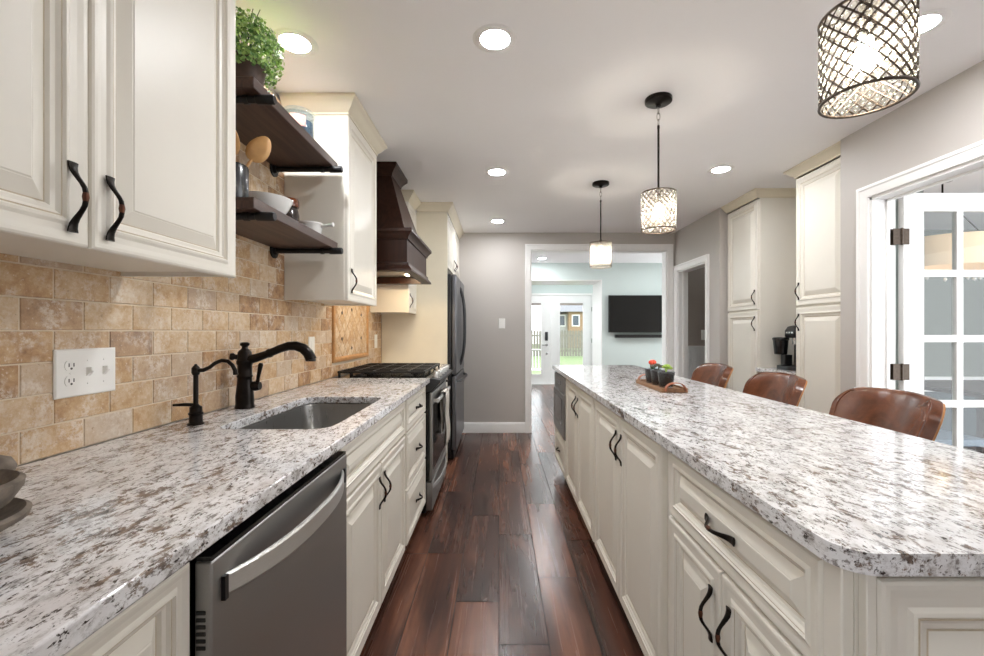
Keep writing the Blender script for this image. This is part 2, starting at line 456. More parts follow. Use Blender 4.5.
# tiled splashback on the left wall: running bond of tumbled stone
mb = MB(); mb.m = 1
mb.box(XW-0.012, XW-0.0025, -0.6, 4.05, 0.9145, 2.35)
mb.m = 0
P, R = 0.1533, 0.0766
rnd = random.Random(11)
def hole(y0, y1, z0, z1):   # range medallion
    return y0 < 3.62 and y1 > 2.85 and z1 > 1.006
for k in range(19):
    z0 = 0.9145+0.0766*k; y = -0.615+(0.0766 if k % 2 else 0.0)
    off = 0.994-0.1533*11 if k % 2 == 0 else 1.0706-0.1533*11
    n = 0
    while off+P*n < 4.05:
        y0 = off+P*n+0.0018; y1 = off+P*(n+1)-0.0018; n += 1
        y1 = min(y1, 4.05)
        if y1-y0 < 0.01: continue
        if y0 < 3.62 and y1 > 2.85 and z0 > 0.98:
            segs = [(y0, min(y1, 2.85)), (max(y0, 3.62), y1)]
        else: segs = [(y0, y1)]
        mb.c = (rnd.random(), rnd.random(), rnd.random(), 1)
        for a, b_ in segs:
            if b_-a < 0.006: continue
            e = 0.0015; x0 = XW-0.0025; za, zb = z0+0.0018, z0+R-0.0018
            mb.add([(x0, a, za), (x0, b_, za), (x0, b_, zb), (x0, a, zb),
                    (XW, a+e, za+e), (XW, b_-e, za+e), (XW, b_-e, zb-e), (XW, a+e, zb-e)],
                   [(4, 5, 6, 7), (0, 1, 5, 4), (1, 2, 6, 5), (2, 3, 7, 6), (3, 0, 4, 7)])
mb.c = (0, 0, 0, 1)
structure('wall_tiles', mb, ['tile', 'grout'])

# back wall with the cased opening into the living room
OX0, OX1, OZ = 0.380, 2.018, 2.193
mb = MB(); mb.box(XW-0.14, OX0, YB, YB+WT, 0, ZC).box(OX1, XR+0.13, YB, YB+WT, 0, ZC).box(OX0, OX1, YB, YB+WT, OZ, ZC)
structure('wall_back', mb, 'taupe')
# living room faces of that wall stay hidden from here

CASE = [(0, 0), (0, 0.012), (0.004, 0.016), (0.012, 0.018), (0.045, 0.021), (0.052, 0.026), (0.067, 0.026), (0.067, 0)]
def casing(name, pts, nrm, jamb_boxes, flip=False, prof=CASE):
    mb = MB()
    p = [(-a, b) for a, b in prof] if flip else prof
    mb.sweep(pts, nrm, p)
    for bx in jamb_boxes: mb.box(*bx)
    return structure(name, mb, 'white', smooth=30)
casing('trim_1', [(OX0, YB, 0), (OX0, YB, OZ), (OX1, YB, OZ), (OX1, YB, 0)], (0, -1, 0),
       [(OX0-0.001, OX0+0.012, YB-0.001, YB+WT+0.001, 0, OZ), (OX1-0.012, OX1+0.001, YB-0.001, YB+WT+0.001, 0, OZ), (OX0, OX1, YB-0.001, YB+WT+0.001, OZ-0.012, OZ+0.001)], flip=False)

BASE = [(0, 0), (0.016, 0), (0.016, 0.10), (0.012, 0.112), (0.006, 0.125), (0, 0.125)]
def baseboard(name, pts, prof=BASE):
    mb = MB(); mb.sweep(pts, (0, 0, 1), prof)
    return structure(name, mb, 'white', smooth=30)
baseboard('baseboard_back', [(OX0-0.067, YB, 0), (-1.08, YB, 0)], [(-0.0 if a == 0 else a, b) for a, b in BASE])

# right wall: from the camera side up to the wide opening, then the pantry recess, then a doorway
D1a, D1b, D1z = 0.95, 2.484, 1.977      # wide opening to the dining room
D2a, D2b, D2z = 4.447, 5.15, 1.925     # doorway near the back corner
XP = 2.52                              # back of the pantry recess
R0, R1 = 2.70, 4.18                    # recess
mb = MB()
mb.box(XR, XR+WT, -2.4, D1a, 0, ZC).box(XR, XR+WT, D1a, D1b, D1z, ZC).box(XR, XR+WT, D1b, R0, 0, ZC)
mb.box(XR+WT, XP+0.06, R0-0.05, R0, 0, ZC)
mb.box(XP, XP+0.06, R0, R1, 0, ZC)
mb.box(XR+0.0, XP+0.06, R1, R1+0.06, 0, ZC)
mb.box(XR, XR+0.11, R1+0.06, D2a, 0, ZC).box(XR, XR+0.11, D2a, D2b, D2z, ZC).box(XR, XR+0.11, D2b, YB, 0, ZC)
structure('wall_right', mb, 'taupe')
casing('trim_2', [(XR, D1a, 0), (XR, D1a, D1z), (XR, D1b, D1z), (XR, D1b, 0)], (-1, 0, 0),
       [(XR-0.001, XR+WT+0.001, D1a-0.001, D1a+0.014, 0, D1z), (XR-0.001, XR+WT+0.001, D1b-0.014, D1b+0.001, 0, D1z), (XR-0.001, XR+WT+0.001, D1a, D1b, D1z-0.014, D1z+0.001),
        (XR+0.075, XR+0.09, D1b-0.026, D1b-0.013, 0, D1z), (XR+0.075, XR+0.09, D1a, D1b, D1z-0.026, D1z-0.013)], flip=True)
casing('trim_3', [(XR, D2a, 0), (XR, D2a, D2z), (XR, D2b, D2z), (XR, D2b, 0)], (-1, 0, 0),
       [(XR-0.001, XR+0.111, D2a-0.001, D2a+0.014, 0, D2z), (XR-0.001, XR+0.111, D2b-0.014, D2b+0.001, 0, D2z), (XR-0.001, XR+0.111, D2a, D2b, D2z-0.014, D2z+0.001),
        (XR+0.05, XR+0.07, D2b-0.026, D2b-0.013, 0, D2z)], flip=True)
baseboard('baseboard_right', [(XR, R1+0.0, 0), (XR, D2a-0.067, 0)], [(a, b) for a, b in BASE])

# small hall behind the doorway
mb = MB(); mb.box(XR+0.11, 3.45, 5.60, 5.66, 0, ZC).box(3.35, 3.45, 4.25, 5.60, 0, ZC).box(XR+0.11, 3.45, 4.24, 4.30, 0, ZC)
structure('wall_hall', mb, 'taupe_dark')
mb = MB(); mb.box(XR+0.11, 3.35, 5.575, 5.60, 0, 1.0)
mb.box(XR+0.11, 3.35, 5.555, 5.60, 1.0, 1.03)
for k in range(30):
    x = XR+0.13+0.04*k
    mb.box(x, x+0.034, 5.571, 5.576, 0.12, 0.99)
structure('trim_4', mb, 'white')

# dining room
mb = MB(); mb.box(XP+0.06, 6.5, 5.1, 5.2, 0.66, ZC).box(XR+WT, XP+0.05, R0-0.055, R0-0.05, 0.66, ZC).box(XP+0.06, XP+0.065, R0, 4.24, 0.66, ZC).box(3.45, 3.455, 4.24, 5.1, 0.66, ZC).box(2.6, 3.45, 4.235, 4.24, 0.66, ZC).box(6.4, 6.5, 3.2, 5.1, 0.66, ZC)
structure('wall_dining', mb, 'dining')
mb = MB(); mb.box(XP+0.06, 6.5, 5.095, 5.2, 0, 0.66).box(6.4, 6.5, 3.2, 5.1, 0, 0.66)
structure('wall_dining_lower', mb, 'teal')
mb = MB(); mb.box(3.455, 6.4, 5.05, 5.095, 0.625, 0.69).box(3.455, 6.4, 5.075, 5.095, 0.54, 0.62).box(3.455, 6.4, 5.05, 5.095, 0.52, 0.545)
structure('trim_5', mb, 'white')

# living room and garden room
LY, LZ, LX = 7.58, 2.094, 1.787
GY = 10.0
mb = MB()
mb.box(LX, 3.45, LY, LY+0.7, 0, ZC).box(-1.9, LX, LY, LY+0.7, LZ+0.012, ZC).box(-1.9, -0.9, LY, LY+0.7, 0, LZ+0.012)
mb.box(-1.9, -1.8, YB+WT, LY, 0, 0.4).box(-1.9, -1.8, YB+WT, LY, 2.2, ZC)  # unseen side opening, added to bring daylight into the living room
structure('wall_living', mb, 'seafoam')
structure('trim_6', MB().box(LX-0.012, LX+0.001, LY-0.002, LY+0.702, 0, LZ).box(-0.9, LX, LY-0.002, LY+0.702, LZ, LZ+0.013), 'white')
# garden room wall round the french doors
DX0, DX1, DZ = 0.25, 2.13, 2.03
mb = MB(); mb.box(-1.9, DX0-0.05, GY, GY+0.14, 0, ZC).box(DX1+0.05, 3.4, GY, GY+0.14, 0, ZC).box(DX0-0.05, DX1+0.05, GY, GY+0.14, DZ+0.05, ZC)
mb.box(3.3, 3.4, LY+0.7, GY, 2.1, ZC).box(-1.9, -1.8, LY+0.7, GY, 2.1, ZC).box(3.3, 3.4, LY+0.7, GY, 0, 0.5).box(-1.9, -1.8, LY+0.7, GY, 0, 0.5)  # side walls left open at mid height, added to let more light in
structure('wall_garden', mb, 'seafoam')
mb = MB(); mb.box(DX0-0.05, DX0-0.003, GY-0.02, GY+0.14, 0, DZ+0.05).box(DX1+0.003, DX1+0.05, GY-0.02, GY+0.14, 0, DZ+0.05).box(DX0-0.05, DX1+0.05, GY-0.02, GY+0.14, DZ+0.004, DZ+0.05)
mb.box(DX0-0.05, DX1+0.05, GY-0.02, GY+0.14, -0.002, 0.02)
structure('trim_7', mb, 'white')

def glazed_leaf(name, x0, x1, gx0, gx1, gz0, gz1, side):
    """a glazed exterior leaf at y = GY"""
    y0, y1 = GY+0.02, GY+0.06
    mb = MB(); z0 = 0.022
    mb.box(x0, gx0, y0, y1, z0, DZ).box(gx1, x1, y0, y1, z0, DZ).box(gx0, gx1, y0, y1, z0, gz0).box(gx0, gx1, y0, y1, gz1, DZ)
    # raised lite frame
    for a, b_, c, d in ((gx0-0.03, gx0+0.012, gz0-0.03, gz1+0.03), (gx1-0.012, gx1+0.03, gz0-0.03, gz1+0.03)): mb.box(a, b_, y0-0.012, y0+0.01, c, d)
    mb.box(gx0, gx1, y0-0.012, y0+0.01, gz0-0.03, gz0+0.012).box(gx0, gx1, y0-0.012, y0+0.01, gz1-0.012, gz1+0.03)
    o = structure(name, mb, 'white')
    g = MB().box(gx0, gx1, y0+0.018, y0+0.024, gz0, gz1).build('pane', 'pane', o, smooth=0)
    MB().box(gx0+0.012, gx1-0.012, y0-0.004, y0+0.012, gz1-0.06, gz1-0.012).build('rolled_blind', 'taupe_dark', o, smooth=0)
    return o
l1 = glazed_leaf('door_1', DX0, 1.185, 0.46, 0.975, 0.22, 1.87, 1)
l2 = glazed_leaf('door_2', 1.191, DX1, 1.385, 1.935, 0.22, 1.87, -1)
MB().box(1.055, 1.12, GY-0.004, GY+0.021, 1.0, 1.20).build('keypad_lock', 'dark_steel', l1, bev=0.006)
mb = MB(); mb.lathe([(0.028, GY+0.02), (0.028, GY+0.008), (0.012, GY+0.006), (0.012, GY-0.03)], (1.09, 0, 0.90), 14, 'Y')
mb = MB(); mb.tube([(1.09, GY+0.02, 0.90), (1.09, GY-0.035, 0.90), (1.00, GY-0.045, 0.90), (0.975, GY-0.045, 0.90)], 0.011, 8)
mb.tube([(1.09, GY+0.021, 0.90), (1.09, GY+0.006, 0.90)], 0.03, 14)
mb.build('lever_handle', 'chrome', l1)
MB().tube([(1.09, GY+0.021, 0.70), (1.09, GY+0.004, 0.70)], 0.024, 14).build('lock_escutcheon', 'chrome', l1)
for z in (0.35, 1.0, 1.72):
    MB().box(DX1-0.012, DX1+0.004, GY+0.0, GY+0.021, z-0.05, z+0.05).build('hinge', 'chrome', l2)

# wall behind the photographer; the opening in the left wall there is added for fill light
mb = MB()
mb.box(-1.23, 2.24, -2.4, -2.3, 0, ZC)
structure('wall_front', mb, 'taupe')

# ------------------------------------------------------------------ outside the french doors
def out(name, mb, mats, label, cat, **kw):
    return tag(mb.build(name, mats, **kw), label, cat)
o = structure('ground', MB().box(-30, 40, 10.16, 60, -0.75, -0.55), 'lawn')
structure('patio', MB().box(-3, 6, 10.15, 14.5, -0.55, -0.45), 'paving')
mb_root = thing('wooden_fence', 'weathered grey picket fence across the lawn outside the glazed doors', 'fence', (2.5, 30, -0.55))
mb = MB()
for k in range(90):
    x = -6.0+0.19*k
    mb.prism([(x, -0.5), (x+0.155, -0.5), (x+0.155, 1.2), (x+0.0775, 1.3), (x, 1.2)], 1, 30.0, 30.03)
mb.build('pickets', 'fence', mb_root, smooth=0)
for z in (-0.2, 0.85):
    MB().box(-6, 11.2, 30.03, 30.09, z, z+0.1).build('rail', 'fence', mb_root, smooth=0)
for k in range(8):
    MB().box(-5.9+2.4*k, -5.78+2.4*k, 30.03, 30.15, -0.6, 1.3).build('post', 'fence', mb_root, smooth=0)

h = thing('house', 'pale two-storey neighbour house with tan bay behind the fence', 'house', (8, 46, -0.55))
MB().box(5.9, 7.2, 46, 54, -0.55, 3.0).build('wall', 'house', h, smooth=0)
MB().box(7.2, 10.5, 45, 54, -0.55, 3.2).build('bay', 'house_tan', h, smooth=0)
MB().prism([(44.6, 3.2), (50, 4.6), (55, 3.2)], 0, 5.7, 10.7).build('roof', 'roof', h, smooth=0)
for x, z in ((6.2, 1.7), (7.5, 1.7), (9.0, 1.7)):
    f = MB().box(x, x+0.8, 45.95 if x < 7.2 else 44.95, 46 if x < 7.2 else 45, z, z+1.2).build('window', 'white', h, smooth=0)
    yy = 45.93 if x < 7.2 else 44.93
    MB().box(x+0.1, x+0.7, yy, yy+0.03, z+0.1, z+1.1).build('pane', 'house_glass', f, smooth=0)

ch = thing('patio_chair', 'white metal patio chair outside the left glazed door leaf', 'chair', (1.05, 12.0, -0.45))
mb = MB()
for sx in (0.78, 1.28):
    mb.tube([(sx, 11.75, -0.44), (sx, 11.8, 0.18), (sx, 12.2, 0.16), (sx, 12.3, 0.62)], 0.014, 8)
    mb.tube([(sx, 12.25, -0.44), (sx, 12.2, 0.16)], 0.014, 8)
    mb.tube([(sx, 11.8, 0.18), (sx, 11.8, 0.34), (sx, 12.0, 0.38), (sx, 12.25, 0.36)], 0.012, 8)
mb.tube([(0.78, 12.3, 0.62), (0.9, 12.31, 0.7), (1.16, 12.31, 0.7), (1.28, 12.3, 0.62)], 0.014, 8)
for k in range(5):
    mb.tube([(0.86+0.085*k, 12.21, 0.2), (0.86+0.085*k, 12.3, 0.66)], 0.008, 6)
mb.build('frame', 'white', ch)
MB().box(0.77, 1.29, 11.79, 12.22, 0.155, 0.18).build('seat', 'white', ch, bev=0.008)

# ------------------------------------------------------------------ cabinet helpers
def rings(s=1.0, t=0.021):
    return [(0, 0), (0, t*0.7), (0.002, t*0.9), (0.006*s, t), (0.012*s, t*1.0), (0.022*s, t*0.88), (0.034*s, t*0.84), (0.040*s, t*0.98), (0.0445*s, t*1.04), (0.048*s, t*0.84), (0.0505*s, t*0.84), (0.056*s, t*0.62),
            (0.063*s, t*0.52), (0.067*s, t*0.28), (0.0695*s, t*0.28), (0.096*s, t*0.80), (0.0975*s, t*0.80), (0.1*s, t*0.88)]
GL = (9, 13)
def orient(side, X, ya, yb, za):
    if side == 'L': return frame((X, ya, za), (0, 1, 0), (0, 0, 1), (1, 0, 0))
    if side == 'R': return frame((X, yb, za), (0, -1, 0), (0, 0, 1), (-1, 0, 0))
    return frame((ya, X, za), (1, 0, 0), (0, 0, 1), (0, -1, 0))       # 'F': faces the camera, ya..yb are x
def pull(parent, Mx, u, v, L=0.125, horiz=False, t=0.021, s=0.85):
    mb = MB(); mb.M = Mx
    K = 17; rr = []
    for i in range(K):
        q = -1+2*i/(K-1); a = abs(q)
        e = max(0, 1-a/0.86)
        f_ = max(0.0, min(1.0, (0.87-a)/0.74)); n = t+0.0035+0.027*s*(f_*f_*(3-2*f_))
        wdt = (0.0044 + 0.0056*max(0, (a-0.35)/0.65)**1.3)*s
        th = (0.0046 if a < 0.8 else 0.0034)*s
        if a < 0.12: wdt = 0.0058*s; th = 0.0058*s
        p = q*L/2
        ring = []
        for j in range(8):
            c, d = math.cos(2*PI*(j+.5)/8)*wdt*1.2, math.sin(2*PI*(j+.5)/8)*th*1.1
            ring.append((u+c, v+p, n+d) if not horiz else (u+p, v+c, n+d))
        rr.append(ring)
    mb.m = 0; mb.loft(rr[:8]); mb.loft(rr[9:])
    mb.m = 1; mb.loft(rr[7:10])
    return mb.build('handle', ['bronze', 'copper'], parent, smooth=50)
def front(parent, side, X, ya, yb, za, zb, kind='door', handle=None, s=1.0, t=0.021, L=0.125):
    mb = MB(); Mx = orient(side, X, ya, yb, za); mb.M = Mx
    wd, ht = yb-ya, zb-za
    mb.panel(wd, ht, rings(s, t), GL)
    o = mb.build(kind, ['cream', 'glaze'], parent, smooth=28)
    if handle:
        hz, u, v = handle
        if side == 'R': u = wd-u if not hz else u
        pull(o, Mx, u, v, L, hz, t)
    return o
CROWN = [(0, 0), (0.006, 0), (0.005, 0.012), (0.010, 0.018), (0.018, 0.024), (0.032, 0.042), (0.043, 0.058), (0.048, 0.062), (0.054, 0.068), (0.054, 0.0835), (0, 0.0835)]
def crown(parent, pts, flip=False, mat='cream_warm', prof=CROWN):
    mb = MB(); mb.sweep(pts, (0, 0, 1), [(-a, b) for a, b in prof] if flip else prof)
    return mb.build('crown_moulding', mat, parent, smooth=30)
# ------------------------------------------------------------------ left run: base cabinets, counter
XF = -0.495          # face frame of left base cabinets
def base_cab(label, ya, yb, side='L'):
    t = thing('base_cabinet', label, 'cabinet', ((XW+XF)/2, (ya+yb)/2, 0))
    mb = MB(); mb.box(XW+0.002, XF, ya+0.001, yb-0.001, 0.10, 0.8815).box(XW+0.002, XF-0.07, ya+0.001, yb-0.001, 0.0, 0.10)
    mb.build('body', 'cream', t, smooth=0)
    return t
def hollow_base(label, ya, yb):
    t = thing('base_cabinet', label, 'cabinet', ((XW+XF)/2, (ya+yb)/2, 0)); e = 0.018
    mb = MB(); mb.box(XW+0.002, XF, ya+0.001, yb-0.001, 0.10, 0.12).box(XW+0.002, XF-0.07, ya+0.001, yb-0.001, 0.0, 0.10)
    mb.box(XW+0.002, XF, ya+0.001, ya+e, 0.12, 0.8815).box(XW+0.002, XF, yb-e, yb-0.001, 0.12, 0.8815).box(XF-e, XF, ya+e, yb-e, 0.12, 0.8815)
    mb.build('body', 'cream', t, smooth=0)
    return t
b = base_cab('cream base cabinet at the near end, left of the dishwasher', 0.06, 0.6755)
front(b, 'L', XF, 0.075, 0.674, 0.70, 0.866, 'drawer', (True, 0.29, 0.083), 0.75)
front(b, 'L', XF, 0.075, 0.674, 0.11, 0.69, 'door')
b = hollow_base('cream sink base cabinet with two doors, right of the dishwasher', 1.296, 2.232)
front(b, 'L', XF, 1.315, 2.215, 0.70, 0.866, 'drawer_front', None, 0.75)
front(b, 'L', XF, 1.315, 1.762, 0.11, 0.69, 'door', (False, 0.412, 0.47))
front(b, 'L', XF, 1.768, 2.215, 0.11, 0.69, 'door', (False, 0.035, 0.47))
b = base_cab('cream three-drawer base cabinet between the sink cabinet and the range', 2.232, 2.845)
for za, zb in ((0.70, 0.866), (0.405, 0.69), (0.11, 0.395)):
    front(b, 'L', XF, 2.255, 2.83, za, zb, 'drawer', (True, 0.287, (zb-za)/2), 0.72, L=0.11)
b = base_cab('cream base cabinet in the corner between the range and the tall fridge panel', 3.615, 4.045)
front(b, 'L', XF, 3.63, 4.03, 0.70, 0.866, 'drawer', (True, 0.2, 0.083), 0.75)
front(b, 'L', XF, 3.63, 4.03, 0.11, 0.69, 'door', (False, 0.035, 0.47))

def slab(name, outer, z0, z1, hole_loop=None, bev=0.004):
    bm = bmesh.new()
    def loop(pts, z):
        vs = [bm.verts.new((x, y, z)) for x, y in pts]
        return vs, [bm.edges.new((vs[i], vs[(i+1) % len(vs)])) for i in range(len(vs))]
    tops = []
    for z in (z1, z0):
        ov, oe = loop(outer, z); ed = list(oe); hv = None
        if hole_loop: hv, he = loop(hole_loop, z); ed += he
        bmesh.ops.triangle_fill(bm, use_beauty=True, use_dissolve=False, edges=ed)
        tops.append((ov, hv))
    for idx in (0, 1):
        a, b_ = tops[0][idx], tops[1][idx]
        if a is None: continue
        n = len(a)
        for i in range(n): bm.faces.new((a[i], a[(i+1) % n], b_[(i+1) % n], b_[i]))
    bmesh.ops.recalc_face_normals(bm, faces=bm.faces)
    me = bpy.data.meshes.new(name); bm.to_mesh(me); bm.free(); me.materials.append(M['granite'])
    o = bpy.data.objects.new(name, me); C.objects.link(o)
    m = o.modifiers.new('bevel', 'BEVEL'); m.width = bev; m.segments = 3; m.limit_method = 'ANGLE'; m.angle_limit = math.radians(50)
    me.polygons.foreach_set('use_smooth', [True]*len(me.polygons)); me.set_sharp_from_angle(angle=math.radians(30))
    return o
def rrect(x0, x1, y0, y1, r, n=8):
    pts = []
    for cx, cy, a0 in ((x1-r, y0+r, -90), (x1-r, y1-r, 0), (x0+r, y1-r, 90), (x0+r, y0+r, 180)):
        for i in range(n+1):
            a = math.radians(a0+90*i/n); pts.append((cx+r*math.cos(a), cy+r*math.sin(a)))
    return pts
SX0, SX1, SY0, SY1 = -0.895, -0.535, 1.365, 2.035
sink_loop = rrect(SX0, SX1, SY0, SY1, 0.06)
ZT, ZB = 0.914, 0.8825
tag(slab('granite_worktop', [(XW+0.001, -0.6), (-0.45, -0.6), (-0.45, 2.848), (XW+0.001, 2.848)], ZB, ZT, sink_loop),
    'speckled white granite worktop with a sink cut-out along the tiled wall', 'worktop')
tag(slab('granite_worktop', [(XW+0.001, 3.614), (-0.45, 3.614), (-0.45, 4.046), (XW+0.001, 4.046)], ZB, ZT),
    'short piece of speckled granite worktop between range and fridge panel', 'worktop')

# sink bowl
s = thing('sink', 'undermounted stainless steel sink in the left granite worktop', 'sink', ((SX0+SX1)/2, (SY0+SY1)/2, ZB-0.2))
mb = MB()
def rl(g, z, r): return [(x, y, z) for x, y in rrect(SX0-g, SX1+g, SY0-g, SY1+g, max(r, 0.02))]
loops = [rl(0.02, ZB-0.0015, 0.075), rl(-0.002, ZB-0.0015, 0.06), rl(-0.004, ZB-0.01, 0.06), rl(-0.012, ZB-0.16, 0.08), rl(-0.03, ZB-0.19, 0.07), rl(-0.06, ZB-0.2, 0.05)]
mb.loft(loops, caps=False); n = len(loops[0])
mb.add(loops[-1], [tuple(range(n))])
lo2 = [rl(0.02, ZB-0.0035, 0.1), rl(0.0, ZB-0.005, 0.085), rl(-0.008, ZB-0.165, 0.08), rl(-0.06, ZB-0.204, 0.05)]
o = mb.build('bowl', 'steel_sink', s, smooth=50)
MB().lathe([(0.045, ZB-0.1995), (0.045, ZB-0.197), (0.036, ZB-0.196), (0.032, ZB-0.199), (0.0, ZB-0.199)], ((SX0+SX1)/2, (SY0+SY1)/2, 0), 24).build('drain', 'dark_steel', s)

# dishwasher
dw = thing('dishwasher', 'stainless steel dishwasher with a bowed bar handle under the worktop', 'dishwasher', (-0.75, 0.98, 0))
DY0, DY1 = 0.682, 1.290
MB().box(XW+0.03, -0.50, DY0+0.004, DY1-0.004, 0.02, 0.86).build('tub', 'black_plastic', dw, smooth=0)
mb = MB(); mb.box(-0.476, -0.449, DY0, DY1, 0.115, 0.858); mb.build('door', 'steel', dw, bev=0.003)
MB().box(-0.475, -0.451, DY0+0.003, DY1-0.003, 0.8585, 0.866).build('control_strip', 'black_gloss', dw, smooth=0)
MB().box(-0.52, -0.50, DY0+0.01, DY1-0.01, 0.0, 0.112).build('toe_kick', 'black_plastic', dw, smooth=0)
mb = MB()
for k in range(6): mb.box(-0.472, -0.458, DY0-0.0015, DY0+0.002, 0.722+0.011*k, 0.7275+0.011*k)
mb.build('vent_slots', 'gasket', dw, smooth=0)
rr = []
for i in range(25):
    q = -1+2*i/24; y = 0.986+0.272*q; a = 1-abs(q)**2.6
    x = -0.4475+0.047*a; th = 0.0075+0.004*a
    z1 = 0.822; z0 = 0.822-0.036-0.006*a
    rr.append([(x-th, y, z0+0.004), (x-th+0.003, y, z0), (x-0.003, y, z0), (x, y, z0+0.004), (x, y, z1-0.004), (x-0.003, y, z1), (x-th+0.003, y, z1), (x-th, y, z1-0.004)])
mb = MB(); mb.loft(rr)
mb.build('handle', 'steel_light', dw, smooth=24)
for y in (DY0+0.0285, DY1-0.0285): MB().box(-0.4505, -0.442, y-0.0045, y+0.0045, 0.784, 0.823).build('handle_end', 'black_plastic', dw, smooth=0)

# ------------------------------------------------------------------ faucets
f = thing('kitchen_faucet', 'black bronze pull-out faucet with a long curved spout behind the sink', 'faucet', (-1.0, 1.74, ZT))
c = (-1.012, 1.74, 0)
mb = MB(); mb.lathe([(0.0, .9145), (.036, .9145), (.036, .921), (.034, .925), (.033, .932), (.0335, .96), (.029, 1.0), (.0265, 1.025), (.0265, 1.035), (.029, 1.038), (.029, 1.043), (.0265, 1.046), (.0265, 1.085), (.030, 1.09), (.030, 1.102), (.0265, 1.106), (.025, 1.135), (.021, 1.142), (.014, 1.148), (.011, 1.152), (.011, 1.158), (.017, 1.163), (.018, 1.17), (.012, 1.175), (0, 1.176)], c, 24)
mb.build('body', 'bronze', f, smooth=40)
pts = []; rad = []
sp = [(-0.985, 1.108, .019), (-0.95, 1.118, .018), (-0.915, 1.132, .0165), (-0.905, 1.136, .0165), (-0.90, 1.138, .019), (-0.892, 1.142, .019), (-0.886, 1.145, .0165), (-0.85, 1.162, .017), (-0.815, 1.174, .0185), (-0.785, 1.174, .020), (-0.755, 1.162, .021), (-0.735, 1.14, .0215), (-0.725, 1.118, .022), (-0.722, 1.109, .0225)]
MB().tube([(-1.012+(x+1.0)*0.95, 1.74, 1.108+(z-1.108)*0.84-0.003) for x, z, r in sp], [r*0.95 for x, z, r in sp], 16).build('spout', 'bronze', f, smooth=50)
MB().tube([(-0.748, 1.74, 1.108), (-0.748, 1.74, 1.1)], 0.018, 16).build('spray_head', 'black_plastic', f)
mb = MB(); mb.tube([(-1.032, 1.74, 1.115), (-1.047, 1.735, 1.117), (-1.054, 1.733, 1.118), (-1.064, 1.73, 1.119)], [.01, .01, .015, .013], 12); mb.build('cap_knob', 'bronze', f)
mb = MB(); mb.tube([(-0.997, 1.745, 1.0), (-0.974, 1.75, 1.0), (-0.957, 1.75, 1.0)], [.017, .02, .016], 14)
mb.tube([(-0.967, 1.75, 1.01), (-0.965, 1.75, 1.03), (-0.957, 1.752, 1.075), (-0.955, 1.752, 1.085), (-0.954, 1.752, 1.092)], [.008, .0065, .009, .0095, .006], 10); mb.build('lever', 'bronze', f, smooth=50)

f = thing('filter_tap', 'slim bronze filtered-water tap with gooseneck left of the faucet', 'tap', (-0.992, 1.43, ZT))
c = (-0.992, 1.43, 0)
mb = MB(); mb.lathe([(0, .9145), (.025, .9145), (.025, .919), (.020, .923), (.019, .945), (.0215, .948), (.0215, .953), (.018, .956), (.0175, .972), (.011, .977), (.0075, .982), (.0075, 1.075), (.0105, 1.078), (.0125, 1.084), (.0125, 1.098), (.009, 1.104), (.005, 1.108), (.0035, 1.112), (0, 1.112)], c, 20)
mb.build('body', 'bronze', f, smooth=40)
sp2 = [(-1.0, 1.091), (-0.975, 1.092), (-0.955, 1.101), (-0.935, 1.116), (-0.915, 1.124), (-0.895, 1.121), (-0.88, 1.108), (-0.872, 1.092), (-0.87, 1.080), (-0.87, 1.077)]
MB().tube([(x+0.008, 1.43, z) for x, z in sp2], [.0068, .0068, .0064, .0064, .0064, .0064, .0064, .0064, .0076, .0076], 10).build('spout', 'bronze', f, smooth=50)
MB().tube([(-0.992, 1.43, .979), (-1.022, 1.418, .981), (-1.05, 1.407, .981)], [.006, .0055, .004], 8).build('lever', 'bronze', f, smooth=50)

